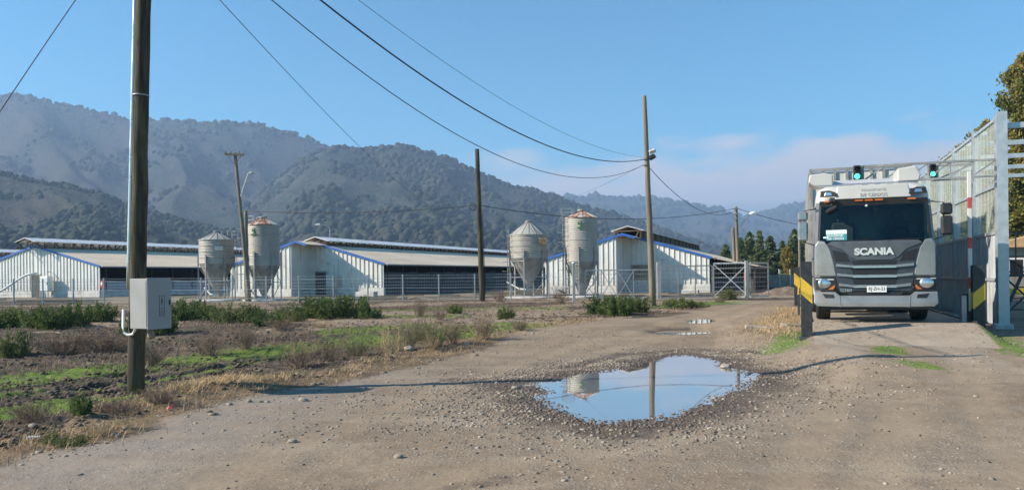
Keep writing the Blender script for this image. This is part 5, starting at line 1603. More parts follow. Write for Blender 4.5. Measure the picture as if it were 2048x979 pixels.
# roof air deflector: centre sheet and two flared side boxes
df = MB()
df.add([(-.95, .95, 3.16), (.95, .95, 3.16), (.88, 2.05, 3.46), (-.88, 2.05, 3.46), (-.95, .95, 3.10), (.95, .95, 3.10), (.88, 2.15, 3.40), (-.88, 2.15, 3.40)],
       [(0, 1, 2, 3), (4, 7, 6, 5), (0, 4, 5, 1), (3, 2, 6, 7), (0, 3, 7, 4), (1, 5, 6, 2)])
for k in range(6): x = -.7 + k * .28; df.box(x - .03, x + .03, 1.2, 2.0, 3.26, 3.31 + .0)
dfo = df.build('air_deflector', M_SILVL, lorry)
for s in (1, -1):
    b = MB()
    pts = [(s * 1.33, 3.52), (s * .98, 3.55), (s * .80, 3.50), (s * .80, 3.22), (s * 1.22, 3.24), (s * 1.36, 3.34)] if s < 0 else [(s * 1.0, 3.62), (s * .60, 3.56), (s * .60, 3.26), (s * 1.06, 3.26), (s * 1.10, 3.40)]
    b.prism(pts if s < 0 else pts[::-1], 1.0, 1.9); o = b.build('side_deflector', M_SILVL, lorry)
    md = o.modifiers.new('b', 'BEVEL'); md.width = .03; md.segments = 2
b = MB(); b.path([(-1.1, .98, 3.21), (-.6, .98, 3.24), (.6, .98, 3.24), (1.0, .98, 3.22)], .02, 6); b.build('roof_bar', M_CHROME, lorry)
# mirrors
def mirror(s, mat, za, zb_, zc):
    r_ = MB(); x = s * 1.50
    r_.bbox(x - .115, x + .115, .20, .36, za, zb_ - .02, .04); m1 = r_.build('mirror', mat, lorry)
    q = MB(); q.bbox(x - .115, x + .115, .20, .34, zb_, zc, .04); q.build('wide_mirror', mat, m1)
    q = MB(); q.path([(s * 1.20, .35, zc + .06), (x - s * .05, .30, zc + .02), (x - s * .05, .30, za - .03), (s * 1.22, .28, za - .10)], .018, 8); q.build('mirror_arm', M_BLACKP, m1)
mirror(-1, M_GRIL2, 1.88, 2.36, 2.58)
mirror(1, M_BLACKP, 1.95, 2.40, 2.66)
b = MB(); x = xf(1678); b.path([(x - .02, .40, 2.80), (x - .02, .25, 2.78), (x, .20, 2.70)], .02, 8); b.bbox(x - .07, x + .08, .12, .24, 2.76, 2.84, .02)
M_ = Matrix.Translation((x - .02, .18, 2.60)) @ Matrix.Rotation(math.radians(-28), 4, 'Y'); b.bbox(-.14, .14, -.05, .06, -.05, .05, .03, M_); b.build('front_mirror', M_BLACKP, lorry)
# side step, doors seam, chassis, axles and wheels
for s in (-1, 1):
    b = MB(); b.bbox(min(s * 1.0, s * 1.24), max(s * 1.0, s * 1.24), .55, 1.0, .35, .62, .03); b.build('step', M_GRILLE, lorry)
    b = MB(); b.box(min(s * 1.255, s * 1.262), max(s * 1.255, s * 1.262), .45, .47, .75, 1.78); b.box(min(s * 1.255, s * 1.262), max(s * 1.255, s * 1.262), 1.3, 1.32, .75, 1.78); b.bbox(min(s * 1.25, s * 1.29), max(s * 1.25, s * 1.29), 1.1, 1.26, 1.45, 1.50, .01); b.build('door_seam', M_BLACKP, lorry)
b = MB(); b.box(-.45, -.33, .3, 17.5, .75, 1.0); b.box(.33, .45, .3, 17.5, .75, 1.0); b.build('chassis', M_STEELD, lorry)
def wheel(x, y, dual=False, rad=.50, w=.32):
    M_ = Matrix.Translation((x, y, rad)) @ Matrix.Rotation(math.pi / 2, 4, 'Y')
    prof = [(rad * .60, -w / 2), (rad * .93, -w / 2), (rad * .985, -w * .43), (rad, -w * .30)]
    prof += [(rad, -w * .22), (rad * .975, -w * .21), (rad * .975, -w * .17), (rad, -w * .16), (rad, -w * .03), (rad * .975, -w * .02), (rad * .975, w * .02), (rad, w * .03), (rad, w * .16), (rad * .975, w * .17), (rad * .975, w * .21), (rad, w * .22)]
    prof += [(rad, w * .30), (rad * .985, w * .43), (rad * .93, w / 2), (rad * .60, w / 2)]
    bb = MB(); bb.lathe(prof, 40, cap=False); b = MB(); b.add([M_ @ Vector(v) for v in bb.v], bb.f); o = b.build('wheel', M_RUBBER, lorry, True)
    bb = MB(); bb.lathe([(rad * .60, -w * .42), (rad * .50, -w * .30), (rad * .3, -w * .38), (.01, -w * .40)], 32); bb.lathe([(rad * .60, w * .42), (rad * .50, w * .30), (rad * .3, w * .38), (.01, w * .40)], 32, cap=False)
    b = MB(); b.add([M_ @ Vector(v) for v in bb.v], bb.f); b.build('rim', M_GALVD, o, True)
for s in (-1, 1):
    wheel(s * 1.05, 1.40)
    for y in (5.0, 6.35, 13.2, 14.5, 15.8): wheel(s * 1.02, y, w=.5)
b = MB()
for y in (1.4, 5.0, 6.35, 13.2, 14.5, 15.8): b.bar((-1.0, y, .5), (1.0, y, .5), .14)
b.build('axles', M_STEELD, lorry)
for s in (-1, 1):
    b = MB(); b.bbox(min(s * .6, s * 1.25), max(s * .6, s * 1.25), 2.7, 3.9, .5, 1.05, .06); b.build('fuel_tank', M_GALV, lorry)
    b = MB(); pts = [(1.40 + .60 * math.cos(a), .50 + .60 * math.sin(a)) for a in np.linspace(.15, math.pi - .15, 12)]
    vs = [(s * .86, y, z) for y, z in pts] + [(s * 1.23, y, z) for y, z in pts]; n = len(pts)
    b.add(vs, [(i, i + 1, n + i + 1, n + i) for i in range(n - 1)]); b.build('mudguard', M_BLACKP, lorry)
# the trailer
tl = MB(); TY0, TY1, TZ0, TZ1 = 4.3, 18.6, 1.05, 3.95
tl.box(-1.28, 1.28, TY0, TY1, TZ0, TZ1); trail = tl.build('trailer', M_TRAIL, lorry)
b = MB()
for s in (-1, 1):
    y = TY0 + .02
    while y < TY1: b.box(min(s * 1.281, s * 1.33), max(s * 1.281, s * 1.33), y, y + .07, TZ0, TZ1); y += 1.05
    for z in (TZ0, TZ0 + .62, TZ0 + 1.25, TZ0 + 1.9, TZ1 - .08): b.box(min(s * 1.281, s * 1.318), max(s * 1.281, s * 1.318), TY0 + .01, TY1, z + .003, z + .07)
for x in np.linspace(-1.28, 1.2, 9): b.box(x, x + .07, TY0 - .05, TY0 - .001, TZ0, TZ1 + .02)
b.box(-1.30, 1.30, TY0 - .06, TY0 + .0, TZ1 + .021, TZ1 + .10)
b.build('trailer_ribs', M_GALVD, trail)
b = MB()
for s in (-1, 1):
    y = TY0 + .15
    while y < TY1 - .9:
        for z in (TZ0 + .2, TZ0 + .83, TZ0 + 1.46, TZ0 + 2.1):
            if (int(y * 3) + int(z * 5)) % 3: b.box(min(s * 1.2805, s * 1.286), max(s * 1.2805, s * 1.286), y + .1, y + .82, z, z + .14)
        y += 1.05
b.build('vent_slots', M_VOID, trail)
b = MB(); b.box(-1.28, 1.28, TY0 - .15, TY0 + .02, .80, 1.04); b.box(-1.3, 1.3, TY1 + .01, TY1 + .08, .6, 1.2); b.build('trailer_frame', M_STEELD, trail)
# ------------------------------------------------------------------ trees
def leaf_quads(P, size, flat=0.0, seed=0):
    """a small bent quad at each point of P"""
    r = np.random.default_rng(seed); n = len(P)
    a = r.normal(size=(n, 3)); a[:, 2] *= (1 - flat); a /= np.linalg.norm(a, axis=1, keepdims=True)
    b = r.normal(size=(n, 3)); b -= (b * a).sum(1, keepdims=True) * a; b /= np.linalg.norm(b, axis=1, keepdims=True)
    s = (size * (.6 + .8 * r.random((n, 1)))) if np.isscalar(size) else size[:, None]
    V = np.stack([P - a * s * .5 - b * s * .35, P + a * s * .5 - b * s * .28, P + a * s * .55 + b * s * .35, P - a * s * .45 + b * s * .3], 1)
    return V.reshape(-1, 3), np.arange(n * 4).reshape(n, 4)

def leaf_material(name, c0, c1, c2, sc=1.0):
    t = NT(name)
    big = t.noise(.55 * sc, 4, .6); fine = t.noise(5 * sc, 3)
    c = t.mix(t.rng(big, .35, .65), c0, c1); c = t.mix(t.rng(fine, .45, .7), c, c2)
    t.set(c, .75, Specular_IOR_Level=.2)
    tl = t.n.new('ShaderNodeBsdfTranslucent'); t.l.new(c, tl.inputs['Color'])
    m = t.n.new('ShaderNodeMixShader'); m.inputs[0].default_value = .38
    t.l.new(t.b.outputs[0], m.inputs[1]); t.l.new(tl.outputs[0], m.inputs[2]); t.l.new(m.outputs[0], t.o.inputs['Surface'])
    return t.m
M_BARK = simple('bark', (.10, .075, .055), .95, var=.3, scale=3, bump=.5)
M_PINE = leaf_material('pine_needles', (.14, .175, .070), (.20, .23, .10), (.085, .115, .05), .5)
M_AUT = leaf_material('autumn_leaves', (.24, .21, .05), (.38, .24, .05), (.14, .14, .04), .5)
M_POPL = leaf_material('poplar_leaves', (.19, .20, .05), (.33, .25, .07), (.11, .13, .04), .4)

def tree_kind(name, kind, H, R, n, leaf, mat, seed):
    r = np.random.default_rng(seed)
    root = thing(name, 'x', 'tree', (0, 0, 0))
    nb = 120 if kind == 'pine' else 60
    P = []; tb = MB()
    tb.path([(0, 0, -.3), (.05, 0, H * .3), (0, .04, H * .6), (0, 0, H * .95)], [H * .022, H * .018, H * .011, H * .003], 8)
    for i in range(nb):
        if kind == 'pine':
            z = H * (.08 + .90 * (i / nb)); rr = R * (1 - z / H) ** .85 * (.6 + .55 * r.random()) + .05; droop = -.12
        elif kind == 'poplar':
            z = H * (.12 + .86 * (i / nb)); rr = R * math.sin(min(1, (1.03 - z / H) * 1.9) * math.pi / 2) * (.45 + .7 * r.random()); droop = .9
        else:
            z = H * (.25 + .7 * r.random()); q = (z / H - .25) / .7; rr = R * math.sqrt(max(.05, 1 - (2 * q - .95) ** 2)) * (.5 + .6 * r.random()); droop = .35
        a = r.random() * 6.283
        tip = np.array([math.cos(a) * rr, math.sin(a) * rr, z + droop * rr])
        p0 = np.array([0, 0, z])
        tb.path([p0, (p0 + tip) / 2 + [0, 0, .05 * rr], tip], [H * .006, H * .004, H * .0015], 4, False)
        m = n // nb; t = r.random((m, 1)) ** .55
        c = p0 + (tip - p0) * t
        P.append(c + r.normal(size=(m, 3)) * (.09 * rr + H * .008) * np.array([1, 1, .75]))
    P = np.concatenate(P)
    V, Fq = leaf_quads(P, leaf, seed=seed)
    tb.build('trunk', M_BARK, root, True)
    mk('crown', V, Fq, mat, root)
    return root
def place(proto, first, label, px, py_top, D, wscale=1.0, group=None, zbase=None):
    o = proto if first else copy_tree(proto)
    base = at(px, 560, D); g = zbase if zbase is not None else gz(base.x, base.y)
    top = at(px, py_top, D)
    H = max(c.bound_box[6][2] for c in o.children)
    s = (top.z - g) / H
    o.location = (base.x, base.y, g); o.scale = (s * wscale, s * wscale, s); o.rotation_euler.z = random.random() * 6.28
    o['label'] = label
    if group: o['group'] = group
    return o
pines = [tree_kind('conifer_tree', 'pine', 9.0, 2.3, 5200, .30, M_PINE, 5), tree_kind('conifer_tree', 'pine', 9.5, 2.0, 4800, .28, M_PINE, 9)]
used = [False, False]
PG = 'conifers beyond the gates'
PT = [(1452, 487, 104, 'low conifer just left of the street lamp pole at the start of the conifer row'), (1482, 474, 98, 'dark conifer directly right of the street lamp pole'),
      (1500, 462, 112, 'pointed conifer second right of the street lamp pole'), (1519, 459, 100, 'tall conifer above the crossed gate in the middle of the row'), (1541, 470, 106, 'darker narrow conifer left of the gap in the conifer row'),
      (1566, 480, 100, 'squat conifer just left of the yellow tree'), (1590, 456, 96, 'tall conifer right of the yellow tree beside the trailer'), (1612, 450, 100, 'conifer half hidden behind the trailer'),
      (1425, 505, 125, 'far small conifer behind the roof end of the right barn'), (1530, 500, 130, 'far conifer filling the middle of the row'), (1475, 500, 132, 'far conifer behind the street lamp pole')]
for k, (px, py, D, lab) in enumerate(PT):
    v = k % 2
    place(pines[v], not used[v], lab, px, py, D, 1.1 + .35 * random.random(), PG); used[v] = True
bt = tree_kind('broadleaf_tree', 'round', 8, 2.6, 5200, .30, M_AUT, 12)
place(bt, True, 'yellow and orange autumn tree among the dark conifers', 1576, 492, 93, .62)
pop = tree_kind('poplar_tree', 'poplar', 16, 2.7, 36000, .20, M_POPL, 15)
place(pop, True, 'tall yellowing poplar rising at the right edge above the screen wall', 2056, 100, 52, .72, 'yellowing poplars behind the screen wall')
for px, py, D, lab in ((1985, 235, 60, 'poplar crown seen through the screen wall nearest its front post'), (1925, 285, 66, 'poplar seen through the middle of the screen wall'), (1870, 340, 72, 'smaller poplar seen through the far part of the screen wall'), (2120, 210, 50, 'poplar at the far right just outside the tall one')):
    place(pop, False, lab, px, py, D, 1.0, 'yellowing poplars behind the screen wall')
bt2 = copy_tree(bt)
for c in bt2.children:
    if c.name.startswith('crown'): c.data = c.data.copy(); c.data.materials[0] = M_POPL
place(bt2, True, 'dark green round tree behind the stair frame at the right edge', 2035, 420, 44, 1.5)

# ------------------------------------------------------------------ weeds, brush and grass
M_WEED = leaf_material('weed_leaves', (.080, .120, .035), (.14, .18, .055), (.045, .07, .022), 1.5)
M_WEEDL = leaf_material('weed_leaves_pale', (.11, .135, .045), (.15, .17, .065), (.06, .08, .025), 1.5)
M_BRUSH = simple('dry_brush', (.20, .135, .095), .9, var=.35, scale=6)
M_BRUSHG = simple('dry_olive_brush', (.17, .15, .075), .9, var=.35, scale=6)
M_STRAW = simple('straw', (.44, .31, .17), .85, var=.3, scale=5)

def weed_proto(seed, n, H, R, mat, leaf=.055, stems=40):
    r = np.random.default_rng(seed); sb = MB(); P = []
    for i in range(stems):
        a = r.random() * 6.283; d = R * math.sqrt(r.random()); h = H * (.35 + .75 * r.random()) * (1 - .3 * d / R)
        p0 = np.array([math.cos(a) * d * .8, math.sin(a) * d * .8, -.05]); p1 = p0 + [math.cos(a) * d * .6 + r.normal() * .13, math.sin(a) * d * .6 + r.normal() * .13, h]
        sb.path([p0, (p0 + p1) / 2 + [r.normal() * .02, r.normal() * .02, 0], p1], [.008, .006, .002], 3, False)
        m = n // stems; t = r.random((m, 1))
        P.append(p0 + (p1 - p0) * t + r.normal(size=(m, 3)) * (.16 * (1.25 - t)) * [1, 1, .7])
    root = thing('weed_bush', 'x', 'weed', (0, 0, 0))
    sb.build('stems', M_BRUSHG, root)
    V, Fq = leaf_quads(np.concatenate(P), leaf, seed=seed); V[:, 2] = np.maximum(V[:, 2], -.03)
    mk('leaves', V, Fq, mat, root)
    return root
def brush_proto(seed, H, R, mat, stems=60):
    r = np.random.default_rng(seed); sb = MB()
    for i in range(stems):
        a = r.random() * 6.283; d = R * .35 * r.random(); h = H * (.5 + .6 * r.random())
        p0 = np.array([math.cos(a) * d, math.sin(a) * d, -.03]); p1 = p0 + [math.cos(a) * R * r.random(), math.sin(a) * R * r.random(), h]
        mid = (p0 + p1) / 2 + r.normal(size=3) * .03
        sb.path([p0, mid, p1], [.005, .004, .0015], 3, False)
        for k in range(7):
            t = .3 + .7 * r.random(); q = p0 + (p1 - p0) * t; e = q + r.normal(size=3) * .07 + [0, 0, .08]
            sb.path([q, e], [.003, .001], 3, False)
            if k % 2: sb.path([e, e + r.normal(size=3) * .03 + [0, 0, .03]], [.0045, .002], 3, False)
    return sb.build('dry_brush', mat)
WP = [weed_proto(31, 5200, .95, .75, M_WEED, .06), weed_proto(32, 4600, .8, .8, M_WEEDL, .05), weed_proto(33, 3600, .7, .6, M_WEED, .055)]
wused = [0, 0, 0]
def weed(v, px, py, hpx, wpx, label, group='green weed bushes in the field'):
    global wused
    o = WP[v] if not wused[v] else copy_tree(WP[v]); wused[v] = 1
    p = on_ground(px, py); base_h = (.95, .8, .7)[v]; base_w = (1.9, 2.0, 1.5)[v]
    s = hpx / F * p.y / base_h; sw = wpx / F * p.y / base_w
    o.location = (p.x, p.y, p.z - .02); o.scale = (sw, max(sw * .8, s * .7), s); o.rotation_euler.z = random.random() * 6.28; o.scale = (sw * random.uniform(.95, 1.2), sw * .9, s * random.uniform(.95, 1.25))
    o['label'] = label; o['group'] = group
    return o
WL = [(2, 0, 655, 45, 70, 'weed bush cut by the left edge of the view'), (1, 42, 650, 38, 60, 'pale weed bush second from the left edge'), (0, 68, 655, 52, 62, 'dark weed bush under the fence left of the white cabinet'),
      (0, 108, 657, 55, 66, 'tall dark weed bush below the white cabinet of the left barn'), (2, 146, 652, 55, 62, 'weed bush with high shoots below the left barn corner'), (2, 202, 644, 48, 58, 'separate dark weed bush ending the left weed row before the thick pole'),
      (1, 18, 712, 55, 70, 'faded weed bush low in the field at the left edge'), (1, 262, 672, 60, 40, 'thin weed bush just left of the thick pole'),
      (2, 325, 668, 50, 56, 'shadowy weed bush right under the meter box'), (2, 352, 642, 42, 54, 'dark weed bush right of the meter box'), (0, 382, 636, 46, 62, 'tallest weed bush between the meter box and the short silo'),
      (2, 422, 640, 34, 56, 'low dark weed bush in front of the short silo'), (1, 462, 645, 40, 80, 'pale weed bush in front of the leaning pole'), (2, 500, 640, 34, 60, 'pale low weed bush between leaning pole and tall silo'),
      (0, 540, 651, 40, 74, 'dark broad weed bush in front of the left tall silo'), (1, 588, 642, 40, 66, 'pale weed bush left of the dark clump before the middle barn'), (0, 628, 636, 46, 66, 'first bush of the dark clump before the middle barn door'),
      (0, 664, 637, 50, 62, 'middle bush of the dark clump before the middle barn'), (0, 704, 636, 50, 66, 'right bush of the dark clump before the middle barn'), (2, 740, 637, 26, 44, 'small dark weed right of the clump before the middle barn'),
      (2, 909, 628, 22, 30, 'small round weed left of the plain dark pole'), (2, 1012, 638, 24, 34, 'small dark weed right of the plain dark pole'),
      (0, 1207, 628, 40, 62, 'left bush of the thick weeds before the pole with floodlights'), (0, 1238, 630, 46, 64, 'middle bush of the thick weeds before the pole with floodlights'), (0, 1272, 624, 44, 62, 'right bush of the thick weeds touching the pole with floodlights'),
      (2, 1358, 615, 20, 56, 'low weed right of the pole with floodlights'), (1, 1384, 614, 14, 60, 'flat weed patch near the crossed gate'), (1, 1457, 599, 26, 44, 'small yellowish bush in front of the crossed gate'),
      (2, 163, 842, 44, 40, 'single dark green weed at the road verge left of the thick pole'), (1, 98, 884, 30, 44, 'small pale weed at the verge near the lower left corner'), (1, 135, 890, 26, 70, 'flat olive weed at the verge edge near the lower left corner')]
for a in WL: weed(*a)
BP = [brush_proto(41, .7, .45, M_BRUSH), brush_proto(42, .8, .5, M_BRUSHG), brush_proto(43, .55, .5, M_STRAW, 40), brush_proto(44, .5, .55, M_BRUSH, 90)]
bused = [0] * 4
def brush(v, px, py, hpx, wpx, label, group='dry brush tufts in the field'):
    o = BP[v] if not bused[v] else BP[v].copy()
    if bused[v]: COL.objects.link(o)
    bused[v] = 1
    p = on_ground(px, py); s = hpx / F * p.y / (.7, .8, .55, .5)[v]; sw = wpx / F * p.y / (.9, 1.0, 1.0, 1.1)[v]
    o.location = (p.x, p.y, p.z - .02); o.scale = (sw, sw, s); o.rotation_euler.z = random.random() * 6.28
    tag(o, label, 'dry brush', group)
BL = [(0, 492, 700, 50, 56, 'reddish dry tuft standing alone in the field right of the thick pole'), (2, 782, 716, 66, 60, 'tall pale stalk fan near the middle of the field edge'), (1, 815, 700, 70, 80, 'olive dry tuft behind the tall pale stalk fan'),
      (1, 868, 695, 56, 90, 'olive brush tuft in the middle of the field edge'), (1, 840, 680, 50, 70, 'olive brush furthest back at the field edge'), (0, 906, 690, 48, 60, 'reddish brush right of the olive tufts'),
      (0, 968, 680, 52, 60, 'dark rounded brush at the right end of the verge'), (2, 862, 702, 30, 40, 'small pale tuft lying over beside the olive tufts'), (0, 600, 735, 55, 90, 'reddish brush on the verge left of the field middle'),
      (0, 655, 720, 46, 80, 'reddish brush on the verge below the dark weed clump'), (1, 715, 712, 46, 80, 'olive brush on the verge left of the tall stalk fan'), (0, 420, 710, 50, 80, 'thin brown brush right of the meter box pole'),
      (3, 210, 700, 44, 120, 'wide brown brush patch left of the thick pole'), (3, 130, 706, 40, 120, 'wide brown brush patch further left of the thick pole'), (3, 300, 730, 40, 80, 'brown brush right behind the thick pole foot'),
      (3, 60, 850, 40, 90, 'brown brush at the left edge of the verge'), (3, 232, 830, 34, 90, 'brown brush on the verge below the thick pole'), (3, 320, 815, 30, 80, 'brown brush on the verge right below the thick pole'), (2, 250, 858, 36, 60, 'pale dry tuft on the verge below the thick pole'),
      (2, 200, 872, 34, 60, 'pale dry tuft at the road edge near the lower left'), (0, 560, 660, 26, 70, 'dry heap of brush on the mound before the tall silo'), (0, 1000, 604, 26, 40, 'small reddish brush behind the plain dark pole'),
      (0, 1122, 606, 34, 46, 'reddish brush by the tall pale gate post'), (2, 640, 655, 20, 60, 'pale low tuft in front of the dark weed clump'), (0, 1040, 660, 24, 50, 'low dry brush near the road bend'), (0, 880, 640, 26, 40, 'small dry brush left of the small round weed'),
      (0, 840, 633, 34, 34, 'thin upright brush before the middle barn side'), (1, 1440, 604, 18, 40, 'yellowish low brush at the foot of the crossed gate')]
for a in BL: brush(*a)

def blades(name, pts_fn, n, h0, h1, w, mat, lay, seed, label_kind='stuff'):
    r = np.random.default_rng(seed)
    x, y = pts_fn(r, n); n = len(x)
    z = ground_z(x, y)
    h = h0 + (h1 - h0) * r.random(n) ** 2
    a = r.random(n) * 6.283; le = lay * (.3 + r.random(n))
    dx, dy = np.cos(a), np.sin(a)
    px_, py_ = -dy * w / 2, dx * w / 2
    B = np.stack([x, y, z - .01], -1); off = np.stack([px_, py_, np.zeros(n)], -1)
    mid = B + np.stack([dx * h * le * .4, dy * h * le * .4, h * .6 / (1 + le * .6)], -1)
    tip = B + np.stack([dx * h * le, dy * h * le, h / (1 + le) + 0 * h], -1)
    V = np.stack([B - off, B + off, mid + off * .7, mid - off * .7, tip], 1).reshape(-1, 3)
    i = np.arange(n)[:, None] * 5
    Fq = np.concatenate([i + [0, 1, 2], i + [0, 2, 3], i + [3, 2, 4]], 0)
    o = mk(name, V, Fq, mat); tag(o, kind='stuff'); return o
def verge(r, n):
    x = r.uniform(-16, 4, n * 9); y = r.uniform(6.0, 26, n * 9)
    d = sdist(x, y, FIELD)
    cl_ = fbm(x * 1.4, y * 1.4, 3, 301)
    p = np.exp(-((d - .6) / .55) ** 2) * sm(cl_, .35, .6) * (8 / np.maximum(y, 8))
    k = (r.random(len(x)) < p * 1.0) & (np.abs(x / y) < .85) & (sdist(x, y, PUDDLE) < -.4)
    return x[k][:n], y[k][:n]
blades('dry_grass', verge, 60000, .05, .26, .006, M_STRAW, 1.1, 1)
M_DRYG = simple('brown_litter', (.16, .10, .065), .9, var=.35, scale=6)
def heap(r, n):
    P_ = np.array(gp([(345, 795), (400, 775), (450, 762), (530, 765)])); t = r.random(n) * 3; i = t.astype(int).clip(0, 2); f = t - i
    q = P_[i] * (1 - f)[:, None] + P_[i + 1] * f[:, None]
    return q[:, 0] + r.normal(size=n) * .28, q[:, 1] + r.normal(size=n) * .33
blades('straw_litter', heap, 5200, .05, .24, .007, simple('golden_straw', (.52, .36, .17), .85, var=.25), 1.5, 8)
blades('dry_litter', verge, 30000, .03, .15, .008, M_DRYG, 1.6, 2)
def fieldp(r, n):
    x = r.uniform(-34, 8, n * 8); y = r.uniform(7.5, 42, n * 8)
    d = sdist(x, y, FIELD); cl_ = fbm(x * .7, y * .9, 4, 331)
    k = (d > .4) & (r.random(len(x)) < sm(cl_, .45, .62) * .7) & (np.abs(x / y) < .8)
    return x[k][:n], y[k][:n]
blades('dry_grass', fieldp, 60000, .04, .24, .007, M_BRUSH, .8, 3)
blades('straw_tufts', fieldp, 26000, .04, .20, .007, M_STRAW, 1.2, 13)
M_GRASS = leaf_material('grass_blades', (.09, .16, .025), (.15, .23, .035), (.06, .11, .02), 1.0)
def greenp(r, n):
    X = []; Y = []
    for pts, w in GREENS:
        L = sum(math.dist(a, b) for a, b in zip(pts[:-1], pts[1:])); m = int(n * L * w / 60)
        t = r.random(m) * (len(pts) - 1); i = t.astype(int); f = t - i; P = np.array(pts)
        q = P[i] * (1 - f)[:, None] + P[i + 1] * f[:, None]
        X.append(q[:, 0] + r.normal(size=m) * w * .45); Y.append(q[:, 1] + r.normal(size=m) * w * .45)
    x = np.concatenate(X); y = np.concatenate(Y); k = (fbm(x * 2, y * 2, 3, 5) > .42) & (y < 45)
    return x[k], y[k]
blades('green_grass', greenp, 30000, .015, .06, .010, M_GRASS, .9, 4)
def bankp(r, n):
    P = np.array(gp([(1532, 672), (1560, 650), (1586, 632), (1590, 615)])); t = r.random(n) * 3; i = t.astype(int).clip(0, 2); f = t - i
    q = P[i] * (1 - f)[:, None] + P[i + 1] * f[:, None]
    return q[:, 0] + r.normal(size=n) * .45, q[:, 1] + r.normal(size=n) * .8
blades('straw_litter', bankp, 6000, .06, .26, .009, simple('bright_straw', (.46, .33, .17), .85, var=.25), 1.6, 5)

# ------------------------------------------------------------------ gravel and stones
def stone_mesh(P, R, seed):
    r = np.random.default_rng(seed); n = len(P)
    bm = bmesh.new(); bmesh.ops.create_icosphere(bm, subdivisions=1, radius=1.0)
    bv = np.array([v.co[:] for v in bm.verts]); bf = np.array([[v.index for v in f.verts] for f in bm.faces]); bm.free()
    bv = bv[:12]; 
    bm = bmesh.new(); bmesh.ops.create_icosphere(bm, subdivisions=1, radius=1.0); bm.free()
    # 12-vertex icosahedron
    g = (1 + 5 ** .5) / 2
    bv = np.array([(-1, g, 0), (1, g, 0), (-1, -g, 0), (1, -g, 0), (0, -1, g), (0, 1, g), (0, -1, -g), (0, 1, -g), (g, 0, -1), (g, 0, 1), (-g, 0, -1), (-g, 0, 1)]) / 1.902
    bf = np.array([(0, 11, 5), (0, 5, 1), (0, 1, 7), (0, 7, 10), (0, 10, 11), (1, 5, 9), (5, 11, 4), (11, 10, 2), (10, 7, 6), (7, 1, 8), (3, 9, 4), (3, 4, 2), (3, 2, 6), (3, 6, 8), (3, 8, 9), (4, 9, 5), (2, 4, 11), (6, 2, 10), (8, 6, 7), (9, 8, 1)])
    V = bv[None] * (.72 + .5 * r.random((n, 12, 1)))
    sc = R[:, None] * np.stack([1 + .5 * r.random(n), .8 + .4 * r.random(n), .45 + .25 * r.random(n)], -1)
    V = V * sc[:, None, :]
    a = r.random(n) * 6.283; ca, sa = np.cos(a)[:, None], np.sin(a)[:, None]
    V = np.stack([V[..., 0] * ca - V[..., 1] * sa, V[..., 0] * sa + V[..., 1] * ca, V[..., 2]], -1) + P[:, None, :]
    return V.reshape(-1, 3), (bf[None] + (np.arange(n) * 12)[:, None, None]).reshape(-1, 3)
def stone_material():
    t = NT('stones')
    c = t.vor(7, out='Color'); s = t.n.new('ShaderNodeSeparateColor'); t.l.new(c, s.inputs[0])
    col = t.mix(s.outputs[0], (.12, .095, .072), (.36, .305, .245)); col = t.mix(t.rng(s.outputs[1], .6, 1), col, (.13, .105, .085))
    t.set(col, .9, Specular_IOR_Level=.25); return t.m
M_STONE = stone_material()
def scatter(n, dens, xr, yr, r0, r1, seed, sink=.25, pw=3):
    r = np.random.default_rng(seed)
    x = r.uniform(*xr, n); y = r.uniform(*yr, n)
    k = r.random(n) < dens(x, y); x, y = x[k], y[k]
    R = r0 + (r1 - r0) * r.random(len(x)) ** pw
    z = ground_z(x, y) + R * (.35 - sink)
    return np.stack([x, y, z], -1), R
def dens_puddle(x, y):
    s = -sdist(x, y, PUDDLE)
    d = np.where(s > -.10, np.exp(-(np.maximum(s - .15, 0) / 1.15) ** 2), 0)
    pat = sm(fbm(x * .9, y * .9, 4, 88), .33, .62)
    return d * (.25 + .75 * pat)
P1, R1 = scatter(210000, dens_puddle, (-4, 9), (6.6, 21), .007, .028, 61)
P2, R2 = scatter(110000, lambda x, y: (.02 + .30 * sm(fbm(x * .8, y * .8, 4, 99), .50, .70)) * (1 - sm(sdist(x, y, FIELD), -.3, .2)) * (np.abs(x / y) < .75), (-8, 12), (5.8, 22), .005, .026, 62, pw=4)
P3, R3 = scatter(3000, lambda x, y: np.exp(-((sdist(x, y, FIELD) - .1) / .7) ** 2) * .5, (-10, 3), (7, 22), .015, .06, 63, pw=3)
def dens_e(x, y):
    e, d = W2T(x, y); return ((np.exp(-((e + .15) / .5) ** 2) * (d < -2.3) * (d > -7)) + np.exp(-((e - 2.6) / .5) ** 2) * (d < 3)) * .5
P4, R4 = scatter(9000, dens_e, (2, 14), (9, 24), .008, .03, 64)
_s = -sdist(P1[:, 0], P1[:, 1], PUDDLE) + (fbm(P1[:, 0] * 1.6, P1[:, 1] * 1.6, 3, 404) - .5) * 1.6
_w = _s < .45
_t = np.random.default_rng(5).random(len(P1)) < .75
V, Fq = stone_mesh(P1[_w & _t], R1[_w & _t], 66)
o = mk('wet_gravel', V, Fq, simple('wet_stones', (.105, .078, .058), .55, var=.45, scale=9)); tag(o, kind='stuff')
P = np.concatenate([P1[~_w & _t], P2, P3, P4]); R = np.concatenate([R1[~_w & _t], R2, R3, R4])
V, Fq = stone_mesh(P, R, 65)
o = mk('gravel', V, Fq, M_STONE); tag(o, kind='stuff')
rr_ = np.random.default_rng(77)
def dens_soil(x, y):
    d = sdist(x, y, FIELD); rd = np.minimum.reduce([seg_dist(x, y, q) for q in RUTS])
    return ((d > .5) & (np.abs(x / y) < .72)) * (.10 + .6 * sm(fbm(x * .6, y * .8, 4, 345), .48, .65) + .6 * np.exp(-(rd / .45) ** 2)) * (9 / np.maximum(y, 9))
